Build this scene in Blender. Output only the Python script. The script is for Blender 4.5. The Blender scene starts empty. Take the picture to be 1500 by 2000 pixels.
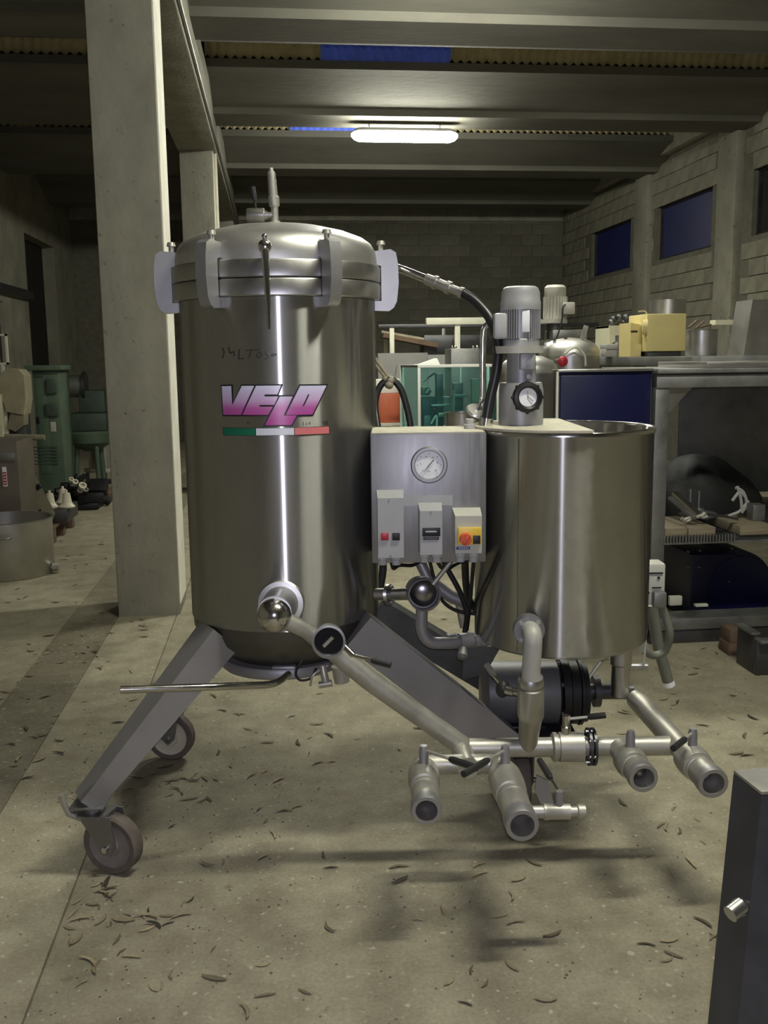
import bpy, bmesh, math, random
from mathutils import Vector, Matrix
random.seed(7)
R = math.radians
scene = bpy.context.scene
COL = scene.collection

# ------------------------------------------------------------------ camera
FPX, HORIZON, EYE = 1900.0, 700.0, 1.5          # focal length in pixels of the 1500x2000 frame
PITCH = math.atan((1000 - HORIZON) / FPX)
ROLL, YAW = R(0.7), R(6.3)
SY, CY = math.sin(YAW), math.cos(YAW)
def v2w(p):                                      # machine-aligned frame -> room frame (turn about z)
    return Vector((p[0] * CY + p[1] * SY, -p[0] * SY + p[1] * CY, p[2]))
cF = Vector((0, math.cos(PITCH), -math.sin(PITCH)))
cU = Vector((0, math.sin(PITCH), math.cos(PITCH)))
cR = Vector((1, 0, 0))
iR = cR * math.cos(ROLL) - cU * math.sin(ROLL)
iU = cR * math.sin(ROLL) + cU * math.cos(ROLL)
cam_data = bpy.data.cameras.new('camera')
cam = bpy.data.objects.new('camera', cam_data); COL.objects.link(cam)
cam_data.sensor_fit = 'VERTICAL'; cam_data.sensor_height = 36.0
cam_data.lens = FPX / 2000 * 36.0
cam_data.clip_start = 0.02
wr, wu, wf = v2w(iR), v2w(iU), v2w(cF)
M = Matrix.Identity(4)
for i in range(3):
    M[i][0], M[i][1], M[i][2] = wr[i], wu[i], -wf[i]
M[2][3] = EYE
cam.matrix_world = M
scene.camera = cam

# ------------------------------------------------------------------ world, exposure
world = bpy.data.worlds.new('world'); scene.world = world
world.use_nodes = True
world.node_tree.nodes['Background'].inputs[0].default_value = (0.02, 0.022, 0.03, 1)
world.node_tree.nodes['Background'].inputs[1].default_value = 0.2
vs = scene.view_settings
vs.view_transform = 'Standard'; vs.look = 'None'; vs.gamma = 1.0; vs.use_curve_mapping = False
vs.exposure = 0.2
LAMP_POWER = 140.0            # emission of the fluorescent diffusers
LAMP_COL = (0.99, 0.985, 0.85)
FLASH_POWER = 74.0           # the phone's own flash, beside the lens
fl = bpy.data.lights.new('phone_flash', 'POINT'); fl.energy = FLASH_POWER
fl.color = (0.80, 0.80, 1.0); fl.shadow_soft_size = 0.012
flo = bpy.data.objects.new('phone_flash', fl); COL.objects.link(flo)
flo.location = v2w((0.012, 0.0, EYE + 0.03))

# ------------------------------------------------------------------ points from the photograph's rays
def ray(px, py):
    a, b = (px - 750) / FPX, (1000 - py) / FPX
    return cF + iR * a + iU * b
def PV(px, py, d):                               # machine frame, at forward depth d
    r = ray(px, py); return Vector((0, 0, EYE)) + r * (d / r.y)
def PVz(px, py, z):
    r = ray(px, py); return Vector((0, 0, EYE)) + r * ((z - EYE) / r.z)
def PW(px, py, Y=None, X=None, Z=None):          # room frame, on a plane of the room
    r = v2w(ray(px, py)); o = Vector((0, 0, EYE))
    t = Y / r.y if Y is not None else X / r.x if X is not None else (Z - EYE) / r.z
    return o + r * t

# ------------------------------------------------------------------ materials
MATS = {}
def mat(name, base=(.5, .5, .5), rough=.5, metal=0.0, var=0.0, vscale=6.0, bump=0.0, bscale=60.0, emit=None, es=0.0, stretch=None, dark=None,
        aniso=0.0, arot=0.25, spec=None, rvar=0.0, rnd=0.0, coat=0.0, pits=0.0):
    m = bpy.data.materials.new(name); m.use_nodes = True
    nt = m.node_tree; N = nt.nodes; L = nt.links
    b = N['Principled BSDF']
    b.inputs['Base Color'].default_value = (*base, 1); b.inputs['Roughness'].default_value = rough
    b.inputs['Metallic'].default_value = metal
    if spec is not None: b.inputs['Specular IOR Level'].default_value = spec
    if coat: b.inputs['Coat Weight'].default_value = coat
    if emit: b.inputs['Emission Color'].default_value = (*emit, 1); b.inputs['Emission Strength'].default_value = es
    tc = N.new('ShaderNodeTexCoord'); mp = N.new('ShaderNodeMapping'); L.new(tc.outputs['Object'], mp.inputs[0])
    if stretch: mp.inputs['Scale'].default_value = stretch
    if var or rvar or rnd:
        n = N.new('ShaderNodeTexNoise'); n.inputs['Scale'].default_value = vscale; n.inputs['Detail'].default_value = 7; n.inputs['Roughness'].default_value = .65
        L.new(mp.outputs[0], n.inputs['Vector'])
        if var:
            cr = N.new('ShaderNodeValToRGB'); L.new(n.outputs['Fac'], cr.inputs[0])
            d = dark or tuple(max(0, c * (1 - var)) for c in base); l = tuple(min(1, c * (1 + var)) for c in base)
            cr.color_ramp.elements[0].position = .3; cr.color_ramp.elements[1].position = .7
            cr.color_ramp.elements[0].color = (*d, 1); cr.color_ramp.elements[1].color = (*l, 1)
            out = cr.outputs[0]
            if rnd:
                oi = N.new('ShaderNodeObjectInfo'); mr = N.new('ShaderNodeMapRange'); L.new(oi.outputs['Random'], mr.inputs[0])
                mr.inputs[3].default_value = 1 - rnd; mr.inputs[4].default_value = 1 + rnd
                mx = N.new('ShaderNodeVectorMath'); mx.operation = 'SCALE'; L.new(out, mx.inputs[0]); L.new(mr.outputs[0], mx.inputs['Scale']); out = mx.outputs[0]
            if pits:
                pn_ = N.new('ShaderNodeTexNoise'); pn_.inputs['Scale'].default_value = 17; pn_.inputs['Detail'].default_value = 3; L.new(tc.outputs['Object'], pn_.inputs['Vector'])
                pr_ = N.new('ShaderNodeMapRange'); L.new(pn_.outputs['Fac'], pr_.inputs[0]); pr_.inputs[1].default_value = .26; pr_.inputs[2].default_value = .36; pr_.inputs[3].default_value = 1 - pits; pr_.inputs[4].default_value = 1
                px2 = N.new('ShaderNodeVectorMath'); px2.operation = 'SCALE'; L.new(out, px2.inputs[0]); L.new(pr_.outputs[0], px2.inputs['Scale']); out = px2.outputs[0]
            L.new(out, b.inputs['Base Color'])
        if rvar:
            mr = N.new('ShaderNodeMapRange'); L.new(n.outputs['Fac'], mr.inputs[0]); mr.inputs[1].default_value = .3; mr.inputs[2].default_value = .7
            mr.inputs[3].default_value = max(.02, rough - rvar); mr.inputs[4].default_value = rough + rvar; L.new(mr.outputs[0], b.inputs['Roughness'])
    if bump:
        n2 = N.new('ShaderNodeTexNoise'); n2.inputs['Scale'].default_value = bscale; n2.inputs['Detail'].default_value = 6
        L.new(mp.outputs[0], n2.inputs['Vector'])
        bp = N.new('ShaderNodeBump'); bp.inputs['Strength'].default_value = bump; bp.inputs['Distance'].default_value = .01
        L.new(n2.outputs['Fac'], bp.inputs['Height']); L.new(bp.outputs[0], b.inputs['Normal'])
    if aniso:
        tg = N.new('ShaderNodeTangent'); tg.direction_type = 'RADIAL'; tg.axis = 'Z'
        L.new(tg.outputs[0], b.inputs['Tangent']); b.inputs['Anisotropic'].default_value = aniso; b.inputs['Anisotropic Rotation'].default_value = arot
    MATS[name] = m
    return m
# metals
mat('lid_steel', (.58, .57, .53), .42, .85, var=.08, vscale=4, rvar=.05)
mat('satin_steel', (.50, .49, .46), .38, 1, var=.08, vscale=8, rvar=.06)
mat('panel_steel', (.315, .31, .31), .46, .8, var=.12, vscale=9, stretch=(6, 6, .6), rvar=.06)
mat('leg_steel', (.33, .32, .325), .48, .55, var=.08, vscale=5, rvar=.05)
mat('polished_steel', (.62, .61, .58), .16, 1, rvar=.04, vscale=10)
mat('dusty_steel', (.47, .455, .395), .45, .65, var=.16, vscale=14, rvar=.08)
mat('bore_steel', (.30, .29, .30), .25, 1)
mat('dark_steel', (.10, .10, .105), .45, .8, var=.2, vscale=7, rvar=.1)
mat('dull_steel', (.26, .26, .25), .5, .8, var=.25, vscale=6, rvar=.1)
mat('dust', (.52, .49, .38), .9, 0, var=.2, vscale=22, bump=.2, bscale=180)
mat('motor_grey', (.33, .33, .33), .45, .25, var=.1, vscale=12)
mat('motor_pale', (.42, .41, .36), .5, .1, var=.12, vscale=12)
mat('black_iron', (.016, .016, .018), .45, .3)
mat('black_rubber', (.012, .012, .012), .55)
mat('black_hose', (.014, .014, .014), .38)
mat('grip', (.02, .02, .02), .5)
mat('tyre', (.14, .115, .095), .8, 0, var=.2, vscale=20)
mat('wheel_hub', (.25, .22, .195), .6, 0, var=.2, vscale=14)
mat('plastic_grey', (.40, .40, .395), .45, 0, var=.05, vscale=9)
mat('plastic_cream', (.48, .475, .41), .5, 0, var=.08, vscale=9)
mat('clamp_steel', (.40, .395, .39), .44, .75, var=.08, vscale=9)
mat('white_face', (.86, .86, .88), .4)
mat('dark_glass', (.02, .02, .022), .08)
mat('tank_base', (.15, .145, .13), .42, .9)
mat('pillar_side_pale', (.78, .76, .66), .9, 0, var=.12, vscale=5)
mat('pump_grey', (.14, .14, .145), .5, .3)
mat('print_black', (.01, .01, .012), .5)
mat('print_blue', (.03, .05, .22), .5)
mat('print_white', (.72, .74, .80), .35)
mat('print_green', (.006, .15, .075), .4)
mat('print_pink', (.72, .20, .20), .4)
mat('red_plastic', (.42, .02, .035), .4)
mat('orange_red', (.60, .09, .035), .4)
mat('yellow_plastic', (.72, .50, .05), .4)
mat('green_hose', (.16, .165, .13), .5, 0, var=.15, vscale=15)
mat('rope', (.30, .26, .18), .9, 0, var=.3, vscale=60, bump=.4, bscale=200)
# building
mat('concrete_wall', (.25, .24, .185), .9, 0, var=.28, vscale=2.2, bump=.5, bscale=34)
mat('concrete_block', (.24, .23, .178), .92, 0, var=.22, vscale=4.5, bump=.6, bscale=46, rnd=.12)
mat('concrete_block_dimmed', (.135, .13, .10), .92, 0, var=.25, vscale=4.5, bump=.6, bscale=46, rnd=.15)  # far wall blocks, colour darkened to imitate the lamps' falloff
mat('mortar', (.15, .143, .11), .95, 0, var=.2, vscale=9, bump=.4, bscale=60)
mat('concrete_cast', (.27, .26, .208), .88, 0, var=.24, vscale=2.6, stretch=(1, 1, .6), bump=.45, bscale=26, pits=.55)
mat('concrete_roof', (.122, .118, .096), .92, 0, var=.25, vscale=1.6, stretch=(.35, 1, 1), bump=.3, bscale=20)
mat('corrugated_yellow', (.36, .31, .17), .8, 0, var=.2, vscale=5)
mat('corrugated_blue', (.08, .15, .82), .5, 0, var=.2, vscale=4)
mat('blue_window', (.008, .012, .075), .45, 0, var=.2, vscale=3)
mat('dark_void', (.012, .011, .009), .9)
mat('white_paint', (.62, .61, .50), .7, 0, var=.1, vscale=6)
# surroundings
mat('blue_paint', (.005, .007, .05), .35, 0, var=.15, vscale=3)
mat('blue_dark', (.006, .007, .035), .45, 0, var=.2, vscale=3)
mat('green_paint', (.085, .125, .085), .55, 0, var=.2, vscale=5)
mat('green_dark', (.05, .075, .055), .6, 0, var=.25, vscale=6)
mat('beige_paint', (.33, .30, .20), .6, 0, var=.2, vscale=5)
mat('beige_dark', (.22, .20, .14), .65, 0, var=.25, vscale=5)
mat('brown_metal', (.13, .11, .085), .5, .3, var=.2, vscale=4)
mat('yellow_paint', (.62, .52, .22), .55, 0, var=.06, vscale=5)
mat('cream_paint', (.62, .60, .42), .6, 0, var=.08, vscale=6)
mat('wood', (.24, .20, .135), .8, 0, var=.25, vscale=6, stretch=(.6, 8, 8), bump=.3, bscale=30)
mat('wood_dark', (.13, .085, .055), .85, 0, var=.3, vscale=6, bump=.3, bscale=30)
mat('red_crate', (.50, .12, .055), .5, 0, var=.1, vscale=5)
mat('white_sheet', (.72, .72, .66), .6)
mat('grey_sheet', (.36, .36, .34), .6, 0, var=.08, vscale=3)
mat('tarp', (.010, .010, .010), .7, 0, bump=.6, bscale=14)
mat('porcelain', (.62, .58, .46), .35)
mat('leaf', (.20, .165, .10), .8, 0, var=.35, vscale=30, rnd=.85)
mat('crumb', (.13, .11, .07), .9, 0, var=.4, vscale=40)
mat('lamp_diffuser', (.9, .9, .85), .4, emit=LAMP_COL, es=LAMP_POWER)
# circumferentially ground tank wall: sharp round the tank, smeared up and down
def ground_steel(name, col, alpha=.064, an=.80, dirt=.06):
    m = bpy.data.materials.new(name); m.use_nodes = True; nt = m.node_tree; N = nt.nodes; L = nt.links; N.remove(N['Principled BSDF']); o = N['Material Output']
    g = N.new('ShaderNodeBsdfAnisotropic'); g.inputs['Roughness'].default_value = math.sqrt(alpha); g.inputs['Anisotropy'].default_value = an
    tg = N.new('ShaderNodeTangent'); tg.direction_type = 'RADIAL'; tg.axis = 'Z'; L.new(tg.outputs[0], g.inputs['Tangent'])
    tc = N.new('ShaderNodeTexCoord'); mp = N.new('ShaderNodeMapping'); mp.inputs['Scale'].default_value = (2, 2, 1.2); L.new(tc.outputs['Object'], mp.inputs[0])
    n = N.new('ShaderNodeTexNoise'); n.inputs['Scale'].default_value = 5; n.inputs['Detail'].default_value = 8; n.inputs['Roughness'].default_value = .7; L.new(mp.outputs[0], n.inputs['Vector'])
    r = N.new('ShaderNodeValToRGB'); L.new(n.outputs['Fac'], r.inputs[0]); r.color_ramp.elements[0].position = .3; r.color_ramp.elements[1].position = .7
    r.color_ramp.elements[0].color = (*[c * .86 for c in col], 1); r.color_ramp.elements[1].color = (*col, 1); L.new(r.outputs[0], g.inputs['Color'])
    mp2 = N.new('ShaderNodeMapping'); mp2.inputs['Scale'].default_value = (3, 3, 420); L.new(tc.outputs['Object'], mp2.inputs[0])
    n2 = N.new('ShaderNodeTexNoise'); n2.inputs['Scale'].default_value = 1; n2.inputs['Detail'].default_value = 2; L.new(mp2.outputs[0], n2.inputs['Vector'])
    bp = N.new('ShaderNodeBump'); bp.inputs['Strength'].default_value = .04; bp.inputs['Distance'].default_value = .002; L.new(n2.outputs['Fac'], bp.inputs['Height']); L.new(bp.outputs[0], g.inputs['Normal'])
    d = N.new('ShaderNodeBsdfDiffuse'); d.inputs[0].default_value = (*[c * .55 for c in col], 1)
    g2 = N.new('ShaderNodeBsdfAnisotropic'); g2.inputs['Roughness'].default_value = .42; g2.inputs['Anisotropy'].default_value = .35; L.new(tg.outputs[0], g2.inputs['Tangent']); L.new(r.outputs[0], g2.inputs['Color'])
    mg = N.new('ShaderNodeMixShader'); mg.inputs[0].default_value = .16; L.new(g.outputs[0], mg.inputs[1]); L.new(g2.outputs[0], mg.inputs[2])
    mx = N.new('ShaderNodeMixShader'); mx.inputs[0].default_value = dirt; L.new(mg.outputs[0], mx.inputs[1]); L.new(d.outputs[0], mx.inputs[2]); L.new(mx.outputs[0], o.inputs[0]); MATS[name] = m
ground_steel('tank_steel', (.50, .495, .47))
# acrylic guard
def glassy(name, col, mixf, rough=.05):
    m = bpy.data.materials.new(name); m.use_nodes = True; nt = m.node_tree; N = nt.nodes; L = nt.links
    N.remove(N['Principled BSDF']); o = N['Material Output']
    t = N.new('ShaderNodeBsdfTransparent'); t.inputs[0].default_value = (*col, 1)
    g = N.new('ShaderNodeBsdfGlossy'); g.inputs['Roughness'].default_value = rough; g.inputs[0].default_value = (.8, .9, .9, 1)
    d = N.new('ShaderNodeBsdfDiffuse'); d.inputs[0].default_value = (.10, .28, .28, 1)
    m1 = N.new('ShaderNodeMixShader'); m1.inputs[0].default_value = .08; L.new(t.outputs[0], m1.inputs[1]); L.new(d.outputs[0], m1.inputs[2])
    mx = N.new('ShaderNodeMixShader'); mx.inputs[0].default_value = mixf
    L.new(m1.outputs[0], mx.inputs[1]); L.new(g.outputs[0], mx.inputs[2]); L.new(mx.outputs[0], o.inputs[0])
    MATS[name] = m
glassy('acrylic_green', (.70, .90, .88), .07)
glassy('gauge_glass', (.95, .95, .97), .05)
# floor: stained concrete with speckles
def floor_mat(name, base, dark, speck):
    m = bpy.data.materials.new(name); m.use_nodes = True; nt = m.node_tree; N = nt.nodes; L = nt.links; b = N['Principled BSDF']
    g = N.new('ShaderNodeNewGeometry')
    def noise(s, det=8, rg=.6):
        n = N.new('ShaderNodeTexNoise'); n.inputs['Scale'].default_value = s; n.inputs['Detail'].default_value = det; n.inputs['Roughness'].default_value = rg
        L.new(g.outputs['Position'], n.inputs['Vector']); return n
    def ramp(src, p0, c0, p1, c1):
        r = N.new('ShaderNodeValToRGB'); L.new(src, r.inputs[0]); r.color_ramp.elements[0].position = p0; r.color_ramp.elements[1].position = p1
        r.color_ramp.elements[0].color = (*c0, 1); r.color_ramp.elements[1].color = (*c1, 1); return r
    big = ramp(noise(.9).outputs['Fac'], .32, dark, .68, base)
    mid = ramp(noise(7).outputs['Fac'], .3, (.72, .70, .66), .62, (1.08, 1.08, 1.06))
    fine = ramp(noise(90, 4).outputs['Fac'], .3, (.82, .81, .80), .7, (1.12, 1.12, 1.12))
    sp = ramp(noise(46, 2, .4).outputs['Fac'], .66, (0, 0, 0), .74, (1, 1, 1))
    dk = ramp(noise(21, 3, .5).outputs['Fac'], .20, (.62, .58, .52), .34, (1, 1, 1))
    def mul(a, c):
        x = N.new('ShaderNodeMix'); x.data_type = 'RGBA'; x.blend_type = 'MULTIPLY'; x.inputs[0].default_value = 1
        L.new(a, x.inputs[6]); L.new(c, x.inputs[7]); return x.outputs[2]
    c = mul(mul(mul(big.outputs[0], mid.outputs[0]), fine.outputs[0]), dk.outputs[0])
    x = N.new('ShaderNodeMix'); x.data_type = 'RGBA'; L.new(sp.outputs[0], x.inputs[0]); L.new(c, x.inputs[6]); x.inputs[7].default_value = (*speck, 1)
    L.new(x.outputs[2], b.inputs['Base Color']); b.inputs['Roughness'].default_value = .85
    bp = N.new('ShaderNodeBump'); bp.inputs['Strength'].default_value = .35; bp.inputs['Distance'].default_value = .006
    L.new(noise(34, 7, .7).outputs['Fac'], bp.inputs['Height']); L.new(bp.outputs[0], b.inputs['Normal']); MATS[name] = m
floor_mat('floor_concrete', (.345, .318, .228), (.262, .238, .17), (.43, .405, .31))
floor_mat('floor_slab_pale', (.39, .36, .26), (.30, .275, .195), (.50, .47, .36))
floor_mat('floor_dirty', (.25, .228, .16), (.175, .158, .112), (.42, .39, .29))
# logo print: lavender white above, magenta below
def logo_mat():
    m = bpy.data.materials.new('logo_print'); m.use_nodes = True; nt = m.node_tree; N = nt.nodes; L = nt.links; b = N['Principled BSDF']
    tc = N.new('ShaderNodeTexCoord'); s = N.new('ShaderNodeSeparateXYZ'); L.new(tc.outputs['Object'], s.inputs[0])
    mr = N.new('ShaderNodeMapRange'); L.new(s.outputs['Z'], mr.inputs[0])
    mr.inputs[1].default_value = 1.315; mr.inputs[2].default_value = 1.43
    r = N.new('ShaderNodeValToRGB'); L.new(mr.outputs[0], r.inputs[0]); e = r.color_ramp.elements
    e[0].position = .12; e[0].color = (.45, .05, .30, 1); e[1].position = .95; e[1].color = (.72, .70, .88, 1)
    k = e.new(.42); k.color = (.50, .12, .38, 1); k = e.new(.62); k.color = (.62, .42, .66, 1)
    L.new(r.outputs[0], b.inputs['Base Color']); b.inputs['Roughness'].default_value = .3; MATS['logo_print'] = m
logo_mat()

# ------------------------------------------------------------------ mesh helpers
def frame(d):
    d = Vector(d).normalized(); a = Vector((0, 0, 1)) if abs(d.z) < .9 else Vector((1, 0, 0))
    x = d.cross(a).normalized(); return x, d.cross(x).normalized(), d
def bend(pts, rad, n=6):                         # round the corners of a polyline
    pts = [Vector(p) for p in pts]; out = [pts[0]]
    for i in range(1, len(pts) - 1):
        a, b, c = pts[i - 1], pts[i], pts[i + 1]
        r = min(rad, (a - b).length * .49, (c - b).length * .49)
        p, q = b + (a - b).normalized() * r, b + (c - b).normalized() * r
        for k in range(n + 1):
            t = k / n; out.append(p * (1 - t) ** 2 + b * 2 * t * (1 - t) + q * t * t)
    return out + [pts[-1]]
def spline(pts, n=8):                            # Catmull-Rom through points
    p = [Vector(q) for q in pts]; p = [p[0] * 2 - p[1]] + p + [p[-1] * 2 - p[-2]]; out = []
    for i in range(1, len(p) - 2):
        for k in range(n):
            t = k / n; a, b, c, d = p[i - 1], p[i], p[i + 1], p[i + 2]
            out.append(.5 * (2 * b + (c - a) * t + (2 * a - 5 * b + 4 * c - d) * t * t + (3 * b - a - 3 * c + d) * t ** 3))
    return out + [p[-2]]
class MB:
    def __init__(s): s.v = []; s.f = []
    def add(s, vs_, fs):
        o = len(s.v); s.v += [Vector(v) for v in vs_]; s.f += [tuple(o + i for i in f) for f in fs]; return s
    def cyl(s, p0, p1, r0, r1=None, n=20, caps=True):
        return s.rings([(p0, r0), (p1, r0 if r1 is None else r1)], n, caps)
    def rings(s, pr, n=20, caps=True):           # circles (point, radius) along a straight axis
        P0, P1 = Vector(pr[0][0]), Vector(pr[-1][0]); x, y, d = frame(P1 - P0); vs_ = []
        for p, r in pr:
            for k in range(n):
                a = 2 * math.pi * k / n; vs_.append(Vector(p) + (x * math.cos(a) + y * math.sin(a)) * r)
        return s._tubefaces(vs_, len(pr), n, caps)
    def _tubefaces(s, vs_, m, n, caps):
        fs = [(i * n + k, i * n + (k + 1) % n, (i + 1) * n + (k + 1) % n, (i + 1) * n + k) for i in range(m - 1) for k in range(n)]
        if caps: fs += [tuple(reversed(range(n))), tuple(range((m - 1) * n, m * n))]
        return s.add(vs_, fs)
    def lathe(s, prof, o, d=(0, 0, 1), n=48, caps=True):   # profile of (radius, height along d)
        d = Vector(d).normalized(); return s.rings([(Vector(o) + d * h, max(r, 1e-4)) for r, h in prof], n, caps) if prof[-1][1] != prof[0][1] \
            else s._lathe2(prof, o, d, n, caps)
    def _lathe2(s, prof, o, d, n, caps):
        x, y, d = frame(d); vs_ = []
        for r, h in prof:
            for k in range(n):
                a = 2 * math.pi * k / n; vs_.append(Vector(o) + d * h + (x * math.cos(a) + y * math.sin(a)) * max(r, 1e-4))
        return s._tubefaces(vs_, len(prof), n, caps)
    def tube(s, pts, r, n=14, caps=True):
        pts = [Vector(p) for p in pts]; rs = r if isinstance(r, (list, tuple)) else [r] * len(pts); vs_ = []
        t0 = (pts[1] - pts[0]).normalized(); x, y, _ = frame(t0)
        for i, p in enumerate(pts):
            t = (pts[min(i + 1, len(pts) - 1)] - pts[max(i - 1, 0)]).normalized()
            x = (x - t * x.dot(t)).normalized(); y = t.cross(x)
            for k in range(n):
                a = 2 * math.pi * k / n; vs_.append(p + (x * math.cos(a) + y * math.sin(a)) * rs[i])
        return s._tubefaces(vs_, len(pts), n, caps)
    def ball(s, c, r, n=20, m=12, sc=(1, 1, 1)):
        c = Vector(c); vs_ = [c + Vector((0, 0, -r * sc[2]))]; fs = []
        for i in range(1, m):
            a = -math.pi / 2 + math.pi * i / m
            for k in range(n):
                t = 2 * math.pi * k / n; vs_.append(c + Vector((r * sc[0] * math.cos(a) * math.cos(t), r * sc[1] * math.cos(a) * math.sin(t), r * sc[2] * math.sin(a))))
        vs_.append(c + Vector((0, 0, r * sc[2]))); T = len(vs_) - 1
        for k in range(n):
            fs.append((0, 1 + (k + 1) % n, 1 + k)); fs.append((T, 1 + (m - 2) * n + k, 1 + (m - 2) * n + (k + 1) % n))
        for i in range(m - 2):
            for k in range(n): fs.append((1 + i * n + k, 1 + i * n + (k + 1) % n, 1 + (i + 1) * n + (k + 1) % n, 1 + (i + 1) * n + k))
        return s.add(vs_, fs)
    def box(s, lo, hi, bev=0.0, rot=None, about=None):
        lo, hi = Vector(lo), Vector(hi); c = (lo + hi) / 2; h = (hi - lo) / 2
        if bev <= 0:
            vs_ = [Vector((x, y, z)) for x in (-h.x, h.x) for y in (-h.y, h.y) for z in (-h.z, h.z)]
            fs = [(0, 1, 3, 2), (4, 6, 7, 5), (0, 4, 5, 1), (2, 3, 7, 6), (0, 2, 6, 4), (1, 5, 7, 3)]
        else:
            bm = bmesh.new(); bmesh.ops.create_cube(bm, size=1)
            for v in bm.verts: v.co = Vector((v.co.x * 2 * h.x, v.co.y * 2 * h.y, v.co.z * 2 * h.z))
            bmesh.ops.bevel(bm, geom=list(bm.edges), offset=min(bev, h.x * .95, h.y * .95, h.z * .95), segments=2, affect='EDGES', profile=.5)
            bm.verts.ensure_lookup_table(); vs_ = [v.co.copy() for v in bm.verts]; fs = [tuple(v.index for v in f.verts) for f in bm.faces]; bm.free()
        if rot is not None: vs_ = [rot @ v for v in vs_]
        return s.add([v + c for v in vs_], fs)
    def hull8(s, a, b):                          # a, b: two quads (4 points each), joined as a beam
        return s.add(list(a) + list(b), [(0, 1, 2, 3), (7, 6, 5, 4), (0, 4, 5, 1), (1, 5, 6, 2), (2, 6, 7, 3), (3, 7, 4, 0)])
    def beam(s, p0, p1, w0, h0, w1=None, h1=None, up=(0, 0, 1)):   # tapered rectangular beam
        p0, p1 = Vector(p0), Vector(p1); d = (p1 - p0).normalized(); sx = d.cross(Vector(up)).normalized(); u = sx.cross(d)
        w1 = w0 if w1 is None else w1; h1 = h0 if h1 is None else h1
        q = lambda p, w, h: [p + sx * w / 2 + u * h / 2, p - sx * w / 2 + u * h / 2, p - sx * w / 2 - u * h / 2, p + sx * w / 2 - u * h / 2]
        return s.hull8(q(p0, w0, h0), q(p1, w1, h1))
    def prism(s, poly, o, ax, ay, az, depth):    # polygon in (ax, ay) extruded along az, centred
        o, ax, ay, az = Vector(o), Vector(ax), Vector(ay), Vector(az); n = len(poly)
        a = [o + ax * p[0] + ay * p[1] - az * depth / 2 for p in poly]; b = [p + az * depth for p in a]
        return s.add(a + b, [tuple(range(n)), tuple(reversed(range(n, 2 * n)))] + [(i, (i + 1) % n, n + (i + 1) % n, n + i) for i in range(n)])
    def go(s, name, m, parent=None, origin=None, sharp=38, label=None):
        me = bpy.data.meshes.new(name)
        o0 = Vector(origin) if origin is not None else (Vector(parent['_o']) if parent is not None else Vector((0, 0, 0)))
        bm = bmesh.new(); vv = [bm.verts.new(v - o0) for v in s.v]
        for f in s.f:
            try: bm.faces.new([vv[i] for i in f])
            except ValueError: pass
        bmesh.ops.recalc_face_normals(bm, faces=bm.faces); bm.to_mesh(me); bm.free()
        for p in me.polygons: p.use_smooth = True
        me.set_sharp_from_angle(angle=R(sharp))
        me.materials.append(MATS[m] if isinstance(m, str) else m)
        o = bpy.data.objects.new(name, me); COL.objects.link(o)
        if parent is not None: o.parent = parent; o['_o'] = list(o0)
        else: o.location = o0; o['_o'] = list(o0)
        if label: o['label'] = label
        return o
def thing(name, label, cat, loc, group=None, V=False):    # Empty at the thing's base
    o = bpy.data.objects.new(name, None); COL.objects.link(o); o.empty_display_size = .1
    loc = Vector(loc); o['_o'] = list(loc); o.location = v2w(loc) if V else loc
    if V: o.rotation_euler = (0, 0, -YAW)
    o['label'] = label; o['category'] = cat
    if group: o['group'] = group
    return o
def tag(o, label, cat, group=None, kind=None):
    o['label'] = label
    if cat: o['category'] = cat
    if group: o['group'] = group
    if kind: o['kind'] = kind
    return o
def struct(o, label=None):
    o['kind'] = 'structure'
    if label: o['label'] = label
    return o
def solo(mb, name, m, label, cat, base, group=None, V=False, sharp=38):   # a thing of one mesh
    o = mb.go(name, m, None, base, sharp)
    if V: o.location = v2w(Vector(base)); o.rotation_euler = (0, 0, -YAW)
    return tag(o, label, cat, group)
def copy_part(o, parent, loc=None):
    c = o.copy(); COL.objects.link(c); c.parent = parent
    if loc is not None: c.location = loc
    return c
# ================================================================== the building
XL, XR, YB, YF = -3.6, 5.6, -7.5, 18.8           # left wall, right wall, back wall, far wall
PX0, PX1 = -0.96, -0.60                          # the row of pillars
JX = (-1.243, -0.963, -0.618)                    # joints in the floor
floor = struct(MB().box((XL, YB, -.16), (XR, YF, -.012)).go('floor', 'floor_dirty'), 'stained concrete floor of the hall')
def floor_slab(x0, x1, z, m):
    b = MB(); n = 40
    for i in range(1):
        b.box((x0, YB, -.0115), (x1, YF, z), 0)
    return b.go('floor_slab', m, floor, (0, 0, 0))
floor['_o'] = [0, 0, 0]
floor_slab(XL, JX[0] - .004, 0.0, 'floor_concrete')
floor_slab(JX[0] + .003, JX[1] - .003, -.006, 'floor_dirty')
floor_slab(JX[1] + .004, JX[2] - .003, 0.0, 'floor_slab_pale')
floor_slab(JX[2] + .003, XR, 0.0, 'floor_concrete')
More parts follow.
